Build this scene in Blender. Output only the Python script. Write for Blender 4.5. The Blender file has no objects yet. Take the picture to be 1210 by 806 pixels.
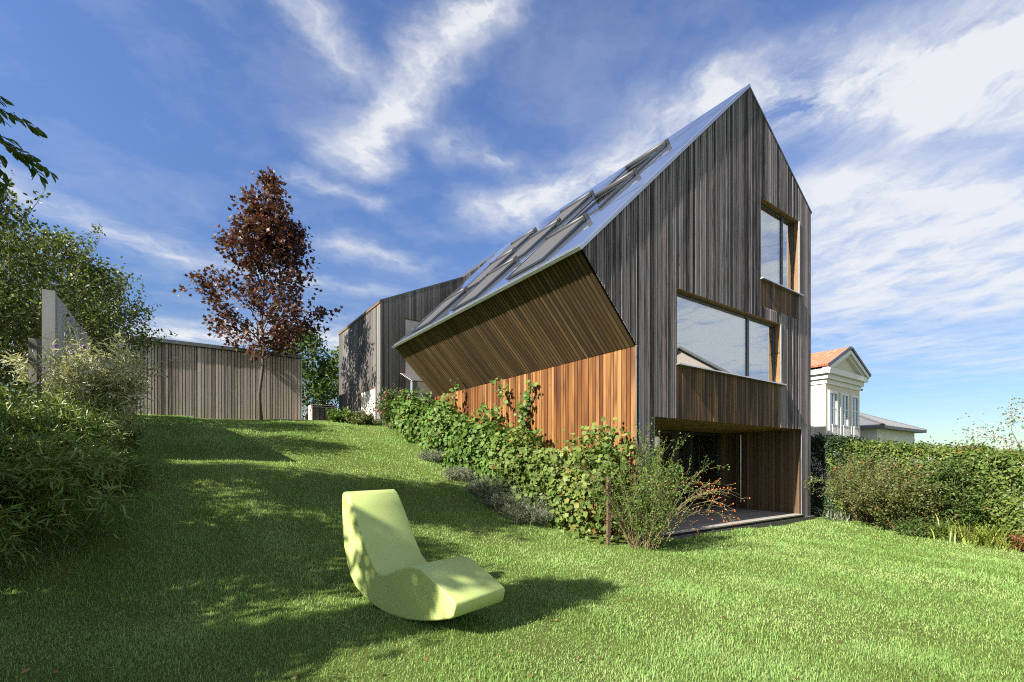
import bpy, math, random
import numpy as np
from mathutils import Vector, Matrix

sc = bpy.context.scene
COL = sc.collection
EYE = 1.65                                   # camera height above the zero level
A3 = lambda *a: np.array(a, dtype=float)
dR = A3(.8146, .58, 0); dL = A3(-.58, .8146, 0); UP = A3(0, 0, 1)
P1 = A3(2.421, 9.156, EYE)                   # front corner of the house at eye level

def W(s, t, h): return P1 + s*dR + t*dL + h*UP
def ST(x, y):
    qx, qy = x-P1[0], y-P1[1]
    return qx*dR[0]+qy*dR[1], qx*dL[0]+qy*dL[1]
def sstep(x, a, b):
    k = np.clip((np.asarray(x, float)-a)/(b-a), 0, 1); return k*k*(3-2*k)

# ------------------------------------------------------------------ terrain
_L = np.array([(-60,-2.6),(-14,-1.9),(-6,-1.53),(-2.3,-1.44),(-.8,-1.37),(0,-1.25),(4,-.2),(8,.75),(11,1.28),(15,1.65),(25,1.9),(60,2.0)])
_R = np.array([(-60,-2.6),(-14,-1.95),(-6,-1.70),(0,-1.53),(1.0,-1.38),(1.7,-1.18),(4.48,-.42),(8.23,.71),(10.3,1.31),(12.5,1.6),(15,1.72),(25,1.9),(60,2.0)])
_H = np.array([(-60,-3.0),(-14,-2.2),(-4.3,-1.82),(0,-1.63),(9,-1.65),(16,-1.65),(25,-1.7),(60,-2.0)])
def _sm(tab, t):
    return (np.interp(t-.5, tab[:,0], tab[:,1])+2*np.interp(t, tab[:,0], tab[:,1])+np.interp(t+.5, tab[:,0], tab[:,1]))/4
def G(x, y):
    x = np.asarray(x, float); y = np.asarray(y, float)
    s, t = ST(x, y)
    w = sstep(s, -7, -1.5)
    g = _sm(_L, t)*(1-w)+_sm(_R, t)*w
    k = sstep(t, -.4, .3)
    w2 = sstep(s, -1.5, 6.5)*(1-k)+sstep(s, .05, .5)*k
    far = sstep(t, 9.2, 11.5)*(1-sstep(s, 3.5, 6))
    w2 = w2*(1-far)
    g = g*(1-w2)+_sm(_H, t)*w2
    bump = .018*np.sin(1.3*x+.7*y)+.014*np.sin(2.9*y-1.1*x+1)+.01*np.sin(3.7*x+2.3*y)
    d = np.hypot(x, y)
    g = g*(1-sstep(d, 60, 160))+(-3.0)*sstep(d, 60, 160)
    return g+bump*(1-sstep(d, 30, 60))+EYE

# ------------------------------------------------------------------ objects
def thing(name, label, cat, loc=(0,0,0), group=None, kind=None):
    o = bpy.data.objects.new(name, None); COL.objects.link(o)
    o.location = [float(v) for v in loc]; o.empty_display_size = .2
    return tag(o, label, cat, group, kind)
def tag(o, label=None, cat=None, group=None, kind=None):
    if label: o['label'] = label
    if cat: o['category'] = cat
    if group: o['group'] = group
    if kind: o['kind'] = kind
    return o
def link(o, parent):
    COL.objects.link(o)
    if parent is not None:
        o.parent = parent
        if parent.type == 'EMPTY':
            o.matrix_parent_inverse = Matrix.Translation(-Vector(parent.location))
    return o

def mesh_np(name, verts, tris, tint, mat, parent=None, smooth=False):
    """triangles straight from arrays"""
    me = bpy.data.meshes.new(name)
    n = len(tris)
    me.vertices.add(len(verts)); me.vertices.foreach_set('co', np.asarray(verts, np.float32).ravel())
    me.loops.add(3*n); me.loops.foreach_set('vertex_index', np.asarray(tris, np.int32).ravel())
    me.polygons.add(n); me.polygons.foreach_set('loop_start', np.arange(0, 3*n, 3, dtype=np.int32))
    if smooth: me.polygons.foreach_set('use_smooth', np.ones(n, bool))
    me.update(calc_edges=True); me.validate()
    a = me.attributes.new('tint', 'FLOAT', 'FACE'); a.data.foreach_set('value', np.asarray(tint, np.float32))
    me.materials.append(mat)
    return link(bpy.data.objects.new(name, me), parent)

class MB:
    """collects polygons; build() links them as one mesh object"""
    def __init__(s): s.v = []; s.f = []; s.t = []; s.uv = []; s.sm = []
    def poly(s, pts, tint=.5, uv=None, smooth=False):
        b = len(s.v); s.v += [tuple(map(float, p)) for p in pts]
        s.f.append(tuple(range(b, b+len(pts)))); s.t.append(tint); s.sm.append(smooth)
        s.uv += list(uv) if uv else [(0, 0)]*len(pts)
    def box(s, O, U, V, N, u0, u1, v0, v1, n0, n1, tint=.5, v0b=None, v1b=None):
        """box in frame O,U,V,N ; v0b/v1b = other v at u1 (slanted ends)"""
        v0b = v0 if v0b is None else v0b; v1b = v1 if v1b is None else v1b
        P = lambda u, v, n: O+u*U+v*V+n*N
        a, b, c, d = (u0, v0), (u1, v0b), (u1, v1b), (u0, v1)
        F = [P(*q, n1) for q in (a, b, c, d)]; B = [P(*q, n0) for q in (a, b, c, d)]
        ruv = (tint*37.7) % 5
        uvf = [(q[0]+ruv, q[1]+ruv*3) for q in (a, b, c, d)]
        s.poly(F, tint, uvf); s.poly(B[::-1], tint, uvf[::-1])
        for i in range(4):
            j = (i+1) % 4
            if i in (0, 2): uu = [uvf[i], uvf[j], (uvf[j][0], uvf[j][1]+.02), (uvf[i][0], uvf[i][1]+.02)]
            else: uu = [uvf[i], uvf[j], (uvf[j][0]+.02, uvf[j][1]), (uvf[i][0]+.02, uvf[i][1])]
            s.poly([F[i], B[i], B[j], F[j]], tint, [uu[0], uu[3], uu[2], uu[1]])
    def bar(s, a, b, w, d, up=UP, tint=.5):
        a = np.asarray(a, float); b = np.asarray(b, float); V = b-a; L = np.linalg.norm(V); V = V/L
        U = np.cross(V, up); 
        if np.linalg.norm(U) < 1e-4: U = np.cross(V, A3(1, 0, 0))
        U /= np.linalg.norm(U); N = np.cross(U, V)
        s.box(a, U, V, N, -w/2, w/2, 0, L, -d/2, d/2, tint)
    def tube(s, pts, radii, n=7, tint=.5, cap=True, smooth=True):
        pts = [np.asarray(p, float) for p in pts]; rings = []
        prev = None
        for i, p in enumerate(pts):
            d = pts[min(i+1, len(pts)-1)]-pts[max(i-1, 0)]; d /= (np.linalg.norm(d)+1e-9)
            if prev is None:
                u = np.cross(d, A3(.31, .87, .2)); u /= np.linalg.norm(u)
            else:
                u = prev-d*(prev@d); u /= (np.linalg.norm(u)+1e-9)
            prev = u; w = np.cross(d, u)
            rings.append([p+radii[i]*(math.cos(2*math.pi*k/n)*u+math.sin(2*math.pi*k/n)*w) for k in range(n)])
        b = len(s.v)
        for r in rings: s.v += [tuple(map(float, q)) for q in r]
        L = 0
        for i in range(len(rings)-1):
            L2 = L+float(np.linalg.norm(pts[i+1]-pts[i]))
            for k in range(n):
                k2 = (k+1) % n
                s.f.append((b+i*n+k, b+i*n+k2, b+(i+1)*n+k2, b+(i+1)*n+k)); s.t.append(tint); s.sm.append(smooth)
                c = 2*math.pi*radii[0]/n
                s.uv += [(k*c, L), ((k+1)*c, L), ((k+1)*c, L2), (k*c, L2)]
            L = L2
        if cap:
            s.f.append(tuple(b+k for k in range(n))[::-1]); s.t.append(tint); s.sm.append(False); s.uv += [(0, 0)]*n
            e = b+(len(rings)-1)*n
            s.f.append(tuple(e+k for k in range(n))); s.t.append(tint); s.sm.append(False); s.uv += [(0, 0)]*n
    def build(s, name, mat, parent=None):
        me = bpy.data.meshes.new(name); me.from_pydata(s.v, [], s.f); me.update()
        a = me.attributes.new('tint', 'FLOAT', 'FACE'); a.data.foreach_set('value', np.array(s.t, np.float32))
        me.polygons.foreach_set('use_smooth', np.array(s.sm, bool))
        l = me.uv_layers.new(name='UVMap'); l.data.foreach_set('uv', np.array(s.uv, np.float32).ravel())
        me.materials.append(mat)
        return link(bpy.data.objects.new(name, me), parent)

# ------------------------------------------------------------------ materials
def nmat(name):
    m = bpy.data.materials.new(name); m.use_nodes = True
    nt = m.node_tree; nt.nodes.clear()
    out = nt.nodes.new('ShaderNodeOutputMaterial')
    return m, nt, out
def N(nt, kind, **kw):
    n = nt.nodes.new('ShaderNode'+kind)
    for k, v in kw.items():
        if k.startswith('i_'): n.inputs[k[2:].replace('_', ' ')].default_value = v
        elif k.startswith('n_'): n.inputs[int(k[2:])].default_value = v
        else: setattr(n, k, v)
    return n
def ramp(nt, fac, stops):
    r = N(nt, 'ValToRGB'); e = r.color_ramp.elements
    while len(e) < len(stops): e.new(.5)
    for x, (p, c) in zip(e, stops): x.position = p; x.color = (*c, 1)
    nt.links.new(fac, r.inputs['Fac']); return r.outputs['Color']
def mixc(nt, fac, a, b, mode='MIX'):
    m = N(nt, 'Mix', data_type='RGBA', blend_type=mode)
    for sock, v in ((m.inputs['Factor'], fac), (m.inputs['A'], a), (m.inputs['B'], b)):
        if hasattr(v, 'links'): nt.links.new(v, sock)
        elif isinstance(v, (int, float)): sock.default_value = v
        else: sock.default_value = (*v, 1)
    return [o for o in m.outputs if o.type == 'RGBA'][0]
def mth(nt, op, a, b=None, c=None, clamp=False):
    m = N(nt, 'Math', operation=op, use_clamp=clamp)
    for i, v in enumerate((a, b, c)):
        if v is None: continue
        if hasattr(v, 'links'): nt.links.new(v, m.inputs[i])
        else: m.inputs[i].default_value = v
    return m.outputs[0]
def principled(nt, out, **kw):
    b = N(nt, 'BsdfPrincipled'); nt.links.new(b.outputs[0], out.inputs[0])
    for k, v in kw.items():
        s = b.inputs[k]
        if hasattr(v, 'links'): nt.links.new(v, s)
        elif isinstance(v, tuple): s.default_value = (*v, 1)
        else: s.default_value = v
    return b
def tintnode(nt): return N(nt, 'Attribute', attribute_name='tint').outputs['Fac']

def wood(name, dark, mid, light, rough=.75, grain=1.0, stain=None, stain_amt=0.0, bump=.25, lo=.05, hi=.95):
    """boards: uv is (across, along) in metres; 'tint' differs per board"""
    m, nt, out = nmat(name)
    uv = N(nt, 'UVMap', uv_map='UVMap').outputs[0]
    def noise(sx, sy, detail=4, rough=.6):
        mp = N(nt, 'Mapping'); mp.inputs['Scale'].default_value = (sx, sy, 1); nt.links.new(uv, mp.inputs[0])
        n = N(nt, 'TexNoise', i_Scale=1.0, i_Detail=detail, i_Roughness=rough); nt.links.new(mp.outputs[0], n.inputs['Vector'])
        return n.outputs['Fac']
    fine = noise(160, 2.2, 5, .7); mid_n = noise(28, .7, 4); big = noise(2.0, .45, 3)
    t = tintnode(nt)
    f = mth(nt, 'MULTIPLY_ADD', fine, .55*grain, mth(nt, 'MULTIPLY_ADD', mid_n, .55*grain, mth(nt, 'MULTIPLY', t, .75)))
    f = mth(nt, 'SUBTRACT', f, .42*grain)
    c = ramp(nt, f, [(lo, dark), (.45, mid), (hi, light)])
    if stain:
        k = mth(nt, 'MULTIPLY', mth(nt, 'SUBTRACT', big, .42), 5*stain_amt, clamp=True)
        c = mixc(nt, k, c, stain)
    kn = N(nt, 'TexVoronoi', feature='F1'); mp = N(nt, 'Mapping'); mp.inputs['Scale'].default_value = (7, 2.3, 1)
    nt.links.new(uv, mp.inputs[0]); nt.links.new(mp.outputs[0], kn.inputs['Vector']); kn.inputs['Scale'].default_value = 1.0
    knot = mth(nt, 'LESS_THAN', kn.outputs['Distance'], .07)
    c = mixc(nt, mth(nt, 'MULTIPLY', knot, .6), c, tuple(v*.45 for v in dark))
    bp = N(nt, 'Bump', i_Strength=bump, i_Distance=.004); nt.links.new(fine, bp.inputs['Height'])
    b = principled(nt, out, **{'Base Color': c, 'Roughness': rough, 'Specular IOR Level': .25})
    nt.links.new(bp.outputs[0], b.inputs['Normal'])
    return m
def leafmat(name, stops, transl=.35, rough=.45, spec=.3):
    m, nt, out = nmat(name)
    t = tintnode(nt); c = ramp(nt, t, stops)
    p = N(nt, 'BsdfPrincipled'); nt.links.new(c, p.inputs['Base Color']); p.inputs['Roughness'].default_value = rough
    p.inputs['Specular IOR Level'].default_value = spec
    tr = N(nt, 'BsdfTranslucent'); c2 = mixc(nt, 1.0, c, (1.0, 1.0, .55), 'MULTIPLY'); nt.links.new(c2, tr.inputs[0])
    mx = N(nt, 'MixShader'); mx.inputs[0].default_value = transl
    nt.links.new(p.outputs[0], mx.inputs[1]); nt.links.new(tr.outputs[0], mx.inputs[2]); nt.links.new(mx.outputs[0], out.inputs[0])
    return m
def plain(name, col, rough=.5, metal=0.0, nscale=0, namt=.15, bump=0, spec=.5):
    m, nt, out = nmat(name)
    if nscale:
        tc = N(nt, 'TexCoord').outputs['Object']
        n = N(nt, 'TexNoise', i_Scale=nscale, i_Detail=5.0, i_Roughness=.65); nt.links.new(tc, n.inputs['Vector'])
        c = ramp(nt, n.outputs['Fac'], [(.25, tuple(v*(1-namt) for v in col)), (.75, tuple(min(1, v*(1+namt)) for v in col))])
        b = principled(nt, out, **{'Base Color': c, 'Roughness': rough, 'Metallic': metal, 'Specular IOR Level': spec})
        if bump:
            bp = N(nt, 'Bump', i_Strength=bump, i_Distance=.01); nt.links.new(n.outputs['Fac'], bp.inputs['Height']); nt.links.new(bp.outputs[0], b.inputs['Normal'])
    else:
        principled(nt, out, **{'Base Color': col, 'Roughness': rough, 'Metallic': metal, 'Specular IOR Level': spec})
    return m
def glass(name, refl=.35, tintc=(.8, .88, .86), grough=.0, rc=(.95, .97, 1)):
    m, nt, out = nmat(name)
    tr = N(nt, 'BsdfTransparent'); tr.inputs[0].default_value = (*tintc, 1)
    gl = N(nt, 'BsdfGlossy'); gl.inputs['Roughness'].default_value = grough; gl.inputs['Color'].default_value = (*rc, 1)
    fr = N(nt, 'LayerWeight', i_Blend=.35)
    k = mth(nt, 'MULTIPLY_ADD', fr.outputs['Fresnel'], .45, refl, clamp=True)
    mx = N(nt, 'MixShader'); nt.links.new(k, mx.inputs[0]); nt.links.new(tr.outputs[0], mx.inputs[1]); nt.links.new(gl.outputs[0], mx.inputs[2])
    nt.links.new(mx.outputs[0], out.inputs[0]); return m

M = {}
M['gable'] = wood('weathered_cladding', (.009,.0076,.0083), (.044,.0372,.0395), (.262,.228,.238), grain=2.1, lo=.19, hi=.90)
M['panel'] = wood('sheltered_cladding', (.022,.013,.008), (.105,.055,.026), (.25,.145,.07), grain=1.3, stain=(.030,.027,.026), stain_amt=.9)
M['wing'] = wood('grey_cladding', (.032,.030,.028), (.088,.082,.076), (.20,.19,.175), grain=1.4)
M['orange'] = wood('larch_cladding', (.050,.014,.004), (.150,.060,.016), (.32,.165,.060), rough=.6, grain=1.3, stain=(.060,.021,.009), stain_amt=.7)
M['soffit'] = wood('soffit_boards', (.030,.020,.008), (.118,.073,.031), (.25,.165,.075), rough=.65, grain=.9, stain=(.04,.025,.011), stain_amt=.5)
M['reveal'] = wood('reveal_boards', (.07,.036,.013), (.17,.095,.04), (.28,.17,.08), rough=.6, grain=.7)
M['terrace_wall'] = wood('terrace_boards', (.060,.034,.018), (.125,.075,.042), (.20,.13,.08), grain=.8)
M['ceiling'] = wood('terrace_ceiling', (.18,.105,.025), (.30,.19,.055), (.40,.27,.09), rough=.55, grain=.5)
M['shed'] = wood('pale_grey_cladding', (.085,.068,.060), (.345,.285,.25), (.54,.475,.43), grain=1.5, lo=.1, hi=.9)
M['fence'] = wood('silver_boards', (.14,.13,.128), (.37,.352,.348), (.52,.505,.50), grain=1.3)
M['deck'] = wood('deck_boards', (.11,.095,.085), (.24,.22,.20), (.38,.35,.32), grain=.7)
M['darkwood'] = wood('dark_slats', (.018,.017,.016), (.05,.046,.043), (.09,.085,.08))
M['backing'] = plain('cladding_shadow_gap', (.012,.011,.011), .9)
M['rust'] = plain('rusty_steel', (.10,.058,.040), .85, 0, 30, .5, .3)
M['roof'] = plain('roof_sheet', (.50,.58,.74), .05, .9, 1.2, .10)
M['seam'] = plain('roof_seam', (.09,.10,.12), .4, .6)
M['alu'] = plain('roof_edge_metal', (.52,.54,.57), .35, .85, 6, .1)
M['darkmetal'] = plain('dark_grey_metal', (.055,.060,.068), .4, .3, 8, .15)
M['case'] = plain('grey_casing', (.055,.055,.055), .5, .2, 10, .15)
M['awning'] = plain('grey_awning_fabric', (.042,.042,.045), .85, 0, 60, .1, .1)
M['cream'] = plain('cream_blind', (.60,.565,.50), .7, 0, 25, .04)
M['render'] = plain('cream_render', (.56,.52,.41), .85, 0, 14, .06, .05)
M['white'] = plain('white_paint', (.62,.62,.61), .55, 0, 12, .05)
M['offwhite'] = plain('concrete_white', (.62,.61,.58), .8, 0, 20, .12)
M['pinkwall'] = plain('pink_render', (.42,.36,.33), .9, 0, 10, .06)
M['inner'] = plain('inner_wall', (.55,.54,.52), .8)
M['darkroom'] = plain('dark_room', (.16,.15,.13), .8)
M['curtain'] = plain('pale_curtain', (.74,.74,.72), .9)
M['glass'] = glass('window_glass', .42)
M['doorglass'] = glass('door_glass', .10, (.75, .8, .78))
M['skyglass'] = glass('skylight_glass', .35, (.35, .42, .40))
M['greyroof'] = plain('grey_metal_roof', (.13,.135,.145), .55, .2, 3, .1)
M['bark'] = plain('bark', (.16,.125,.095), .9, 0, 22, .4, .6)
M['darkbark'] = plain('dark_bark', (.075,.058,.046), .9, 0, 22, .4, .6)
M['twig'] = plain('twig', (.17,.13,.075), .8, 0, 30, .3)
M['caneg'] = plain('rose_cane', (.150,.115,.055), .75, 0, 30, .35)
M['greenplastic'] = plain('green_plastic', (.03,.12,.045), .4)
M['grey_concrete'] = plain('plinth', (.10,.095,.088), .9, 0, 12, .3, .3)

def tile_roof():
    m, nt, out = nmat('terracotta_tiles')
    uv = N(nt, 'UVMap', uv_map='UVMap').outputs[0]
    br = N(nt, 'TexBrick', offset=.0); br.inputs['Scale'].default_value = 1; br.inputs['Brick Width'].default_value = .22; br.inputs['Row Height'].default_value = .3
    br.inputs['Mortar Size'].default_value = .018; br.inputs['Color1'].default_value = (.36,.115,.058,1); br.inputs['Color2'].default_value = (.44,.17,.10,1); br.inputs['Mortar'].default_value = (.22,.07,.04,1)
    nt.links.new(uv, br.inputs['Vector'])
    principled(nt, out, **{'Base Color': br.outputs['Color'], 'Roughness': .8}); return m
M['tiles'] = tile_roof()
def chaise_mat():
    m, nt, out = nmat('green_moulded_plastic')
    tc = N(nt, 'TexCoord').outputs['Object']
    n = N(nt, 'TexNoise', i_Scale=140.0, i_Detail=3.0); nt.links.new(tc, n.inputs['Vector'])
    n2 = N(nt, 'TexNoise', i_Scale=4.0, i_Detail=5.0); nt.links.new(tc, n2.inputs['Vector'])
    c = ramp(nt, n2.outputs['Fac'], [(.3, (.37,.455,.145)), (.7, (.41,.49,.175))])
    vo = N(nt, 'TexVoronoi', feature='F1', i_Scale=26.0); nt.links.new(tc, vo.inputs['Vector'])
    sp = mth(nt, 'LESS_THAN', vo.outputs['Distance'], .085)
    sp = mth(nt, 'MULTIPLY', sp, mth(nt, 'GREATER_THAN', n2.outputs['Fac'], .56))
    c = mixc(nt, mth(nt, 'MULTIPLY', sp, .6), c, (.10,.10,.05))
    bp = N(nt, 'Bump', i_Strength=.35, i_Distance=.004); nt.links.new(n.outputs['Fac'], bp.inputs['Height'])
    b = principled(nt, out, **{'Base Color': c, 'Roughness': .5, 'Specular IOR Level': .4, 'Subsurface Weight': .0}); nt.links.new(bp.outputs[0], b.inputs['Normal'])
    return m
M['chaise'] = chaise_mat()

# ------------------------------------------------------------------ cladding
def boards(mb, back, O, U, V, Nn, lo, hi, u0, u1, rng, wmin=.05, wmax=.12, gap=.006, dvar=.004, base=.022, tsig=.27, holes=(), breaks=(), skip=None):
    """vertical boards between curves lo(u), hi(u); holes are (u0,u1,v0,v1)"""
    cuts = sorted(set([u0, u1]+list(breaks)+[h[0] for h in holes]+[h[1] for h in holes]))
    cuts = [c for c in cuts if u0-1e-6 <= c <= u1+1e-6]
    edges = []
    for a, b in zip(cuts[:-1], cuts[1:]):
        u = a; ws = []
        while u < b-1e-6:
            w = rng.uniform(wmin, wmax); w = min(w, b-u)
            if b-u-w < wmin*.6: w = b-u
            ws.append((u, u+w)); u += w
        edges += ws
    for a, b in edges:
        d = base+rng.uniform(-dvar, dvar); tnt = min(1, max(0, rng.gauss(.5, tsig)))
        a2, b2 = a+gap/2, b-gap/2; mid = (a+b)/2
        iv = [(lo(a2), lo(b2), hi(a2), hi(b2))]
        for h in holes:
            if h[0]-1e-4 <= mid <= h[1]+1e-4:
                nv = []
                for (l0, l1, h0, h1) in iv:
                    if h[3] <= min(l0, l1) or h[2] >= max(h0, h1): nv.append((l0, l1, h0, h1)); continue
                    if h[2] > max(l0, l1): nv.append((l0, l1, h[2], h[2]))
                    if h[3] < min(h0, h1): nv.append((h[3], h[3], h0, h1))
                iv = nv
        for (l0, l1, h0, h1) in iv:
            mb.box(O, U, V, Nn, a2, b2, l0, h0, 0, d, tnt, v0b=l1, v1b=h1)
            if back is not None:
                bl = [O+a*U+l0*V+.003*Nn, O+b*U+l1*V+.003*Nn, O+b*U+h1*V+.003*Nn, O+a*U+h0*V+.003*Nn]
                back.poly(bl)

rng = random.Random(7)
# house outline in (s, h) relative to eye level
FOLD, EAVE_S, EAVE, RS, RH, WS, WH, BASE = 2.27, -1.489, 3.788, 4.151, 9.234, 7.56, 7.19, -1.70
mL = (RH-EAVE)/(RS-EAVE_S)
T_EAVE, T_RIDGE = 8.75, 10.45
top = lambda s: EAVE+(s-EAVE_S)*mL if s <= RS else RH+(s-RS)*(WH-RH)/(WS-RS)
bot = lambda s: BASE if s >= 0 else FOLD+(s/EAVE_S)*(EAVE-FOLD)
WIN_U = (4.72, 6.80, 4.64, 6.70)      # upper window opening (s0,s1,h0,h1)
WIN_L = (1.252, 5.75, 2.06, 3.66)
TERR = (.54, 6.97, -1.45, .915)
PAN_U = (4.72, 6.80, 3.95, 4.64)
PAN_L = (1.252, 5.75, .915, 2.06)
Oz = P1.copy()

house = thing('timber_house', 'dark weathered timber house with steep glossy roof, slanted soffit and orange board side wall', 'house', W(3.5, 4, BASE))
def hpart(mb, name, mat, parent=None): return mb.build(name, mat, parent or house)

# gable front
mb = MB(); bk = MB()
boards(mb, bk, Oz, dR, UP, -dL, bot, lambda s: top(s)-.02, EAVE_S+.03, WS, rng, .045, .115, .020, .0034, .02, tsig=.22,
       holes=[WIN_U, WIN_L, (TERR[0], TERR[1], -9, TERR[3]), PAN_U, PAN_L], breaks=(0.0, RS))
g = hpart(mb, 'gable_wall', M['gable']); hpart(bk, 'cladding_backing', M['backing'])
mb = MB(); bk = MB(); mb2 = MB(); bk2 = MB()
boards(mb, bk, Oz, dR, UP, -dL, lambda s: PAN_L[2], lambda s: PAN_L[3], PAN_L[0], PAN_L[1], rng, .06, .12, .013, .002, .012)
boards(mb2, bk2, Oz, dR, UP, -dL, lambda s: PAN_U[2], lambda s: PAN_U[3], PAN_U[0], PAN_U[1], rng, .06, .12, .013, .002, .012)
tag(hpart(mb, 'spandrel_panel', M['panel']), 'brown sheltered boards under the wide lower window'); tag(hpart(mb2, 'spandrel_panel', M['panel']), 'brown sheltered boards under the upper window'); hpart(bk, 'cladding_backing', M['backing']); hpart(bk2, 'cladding_backing', M['backing'])
# corner boards
mb = MB()
mb.box(Oz, dR, UP, -dL, -.026, -.012, BASE, FOLD, -.0, .022, .9)
hpart(mb, 'corner_trim', M['wing'])
# orange side wall
mb = MB(); bk = MB()
boards(mb, bk, Oz, dL, UP, -dR, lambda u: BASE-.1, lambda u: FOLD-.02, .004, T_EAVE, rng, .075, .14, .014, .003, .022)
tag(hpart(mb, 'side_wall', M['orange']), 'bright orange larch boards under the soffit'); hpart(bk, 'cladding_backing', M['backing'])
# soffit
sdir = (EAVE_S*dR+(EAVE-FOLD)*UP); SL = np.linalg.norm(sdir); sdir /= SL
snorm = np.cross(sdir, dL); snorm = snorm if snorm[2] < 0 else -snorm
mb = MB(); bk = MB()
boards(mb, bk, W(0, 0, FOLD), dL, sdir, snorm, lambda u: .0, lambda u: SL-.02, .03, T_EAVE, rng, .098, .112, .032, .0015, .010, tsig=.15)
tag(hpart(mb, 'soffit', M['soffit']), 'olive brown boarded soffit leaning out over the side wall'); hpart(bk, 'cladding_backing', M['backing'])
# far end wall and the hidden right wall, one closed shell
mb = MB()
sec = [(0, BASE), (0, FOLD), (EAVE_S+.02, EAVE-.02), (RS, RH-.03), (WS-.01, WH-.03), (WS-.01, BASE)]
tend = lambda s: T_EAVE-.02 if s <= 0 else T_EAVE+(T_RIDGE-T_EAVE)*min(1, max(0, (s-EAVE_S)/(RS-EAVE_S)))-.02
mb.poly([W(s, tend(s), h) for s, h in sec], .4, [(s, h) for s, h in sec])
mb.poly([W(WS, -.0, BASE), W(WS, T_RIDGE, BASE), W(WS, T_RIDGE, WH-.03), W(WS, 0, WH-.03)], .4, [(0, 0), (10, 0), (10, 8), (0, 8)])
hpart(mb, 'rear_wall', M['gable'])
# plinth + terrace deck
mb = MB()
mb.box(W(0,0,0), dR, UP, -dL, TERR[0]-.0, WS+.12, -1.72, -1.545, -.3, .08, .5)
hpart(mb, 'plinth', M['grey_concrete'])
mb = MB()
for k in range(19):
    t0 = -.075+k*.135
    mb.box(W(0, t0, 0), dR, dL, UP, TERR[0]+.003, TERR[1]-.003, 0, .127, -1.485, -1.452+rng.uniform(-.001, .001), min(1, max(0, rng.gauss(.55 if k else .8, .12))))
hpart(mb, 'terrace_deck', M['deck'])
mb = MB(); mb.box(W(0,0,0), dR, dL, UP, TERR[0]-.1, TERR[1]+.1, -.05, 2.6, -1.544, -1.49); hpart(mb, 'deck_frame', M['backing'])
DEPTH = 2.43
mb = MB()
boards(mb, None, W(TERR[1]+.022, 0, 0), dL, UP, -dR, lambda u: -1.45, lambda u: TERR[3], .03, DEPTH, rng, .09, .13, .013, .002, .022)
hpart(mb, 'terrace_side_wall', M['terrace_wall']); mb = MB()
boards(mb, None, W(TERR[0]-.022, 0, 0), dL, UP, dR, lambda u: -1.45, lambda u: TERR[3], .03, DEPTH, rng, .09, .13, .013, .002, .022)
hpart(mb, 'terrace_side_wall', M['terrace_wall'])
mb = MB()
for sx in (TERR[1]+.03, TERR[0]-.03):
    if mb.v: hpart(mb, 'cladding_backing', M['backing']); mb = MB()
    mb.poly([W(sx, 0, -1.6), W(sx, DEPTH, -1.6), W(sx, DEPTH, 1), W(sx, 0, 1)])
hpart(mb, 'cladding_backing', M['backing'])
mb = MB(); mb.bar(W(TERR[1]-.016, 1.72, -1.25), W(TERR[1]-.016, 1.72, .85), .03, .03); hpart(mb, 'light_strip', M['alu'])
mb = MB()
boards(mb, None, W(0, 0, TERR[3]+.022), dR, dL, -UP, lambda u: .03, lambda u: DEPTH, TERR[0], TERR[1], rng, .10, .12, .006, .001, .02)
hpart(mb, 'terrace_ceiling', M['ceiling'])
mb = MB(); mb.poly([W(TERR[0], 0, TERR[3]+.02), W(TERR[1], 0, TERR[3]+.02), W(TERR[1], 3, TERR[3]+.02), W(TERR[0], 3, TERR[3]+.02)]); hpart(mb, 'cladding_backing', M['backing'])
# sliding doors at the back of the terrace
def frame_rect(mb, O, U, V, Nn, u0, u1, v0, v1, w, n0, n1):
    mb.box(O, U, V, Nn, u0, u0+w, v0, v1, n0, n1); mb.box(O, U, V, Nn, u1-w, u1, v0, v1, n0, n1)
    mb.box(O, U, V, Nn, u0+w, u1-w, v0, v0+w, n0, n1); mb.box(O, U, V, Nn, u0+w, u1-w, v1-w, v1, n0, n1)
OD = W(0, DEPTH, 0)
for (a, b, n) in ((.56, 2.55, .0), (2.55, 4.45, .05), (4.62, 5.35, .05), (5.35, 6.95, .0)):
    mb = MB(); frame_rect(mb, OD, dR, UP, -dL, a+.004, b-.004, -1.448, .90, .075, n-.03, n+.05)
    d = hpart(mb, 'terrace_door', M['darkmetal'])
    mb = MB(); mb.box(OD, dR, UP, -dL, a+.077, b-.077, -1.375, .826, n, n+.012); hpart(mb, 'pane', M['doorglass'], d)
mb = MB(); mb.box(OD, dR, UP, -dL, 4.46, 4.61, -1.448, .90, -.02, .11); hpart(mb, 'door_post', M['case'])
mb = MB()
for sx in (1.5, 4.0):   # the dim room behind the doors
    pass
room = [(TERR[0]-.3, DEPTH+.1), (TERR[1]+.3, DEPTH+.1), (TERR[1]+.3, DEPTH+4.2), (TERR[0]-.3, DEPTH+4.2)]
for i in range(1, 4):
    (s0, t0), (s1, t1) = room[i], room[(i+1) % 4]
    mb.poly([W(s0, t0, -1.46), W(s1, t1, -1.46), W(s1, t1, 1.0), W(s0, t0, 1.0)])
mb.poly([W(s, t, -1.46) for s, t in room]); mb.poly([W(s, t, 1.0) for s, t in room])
hpart(mb, 'ground_room', M['darkroom'])
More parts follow.
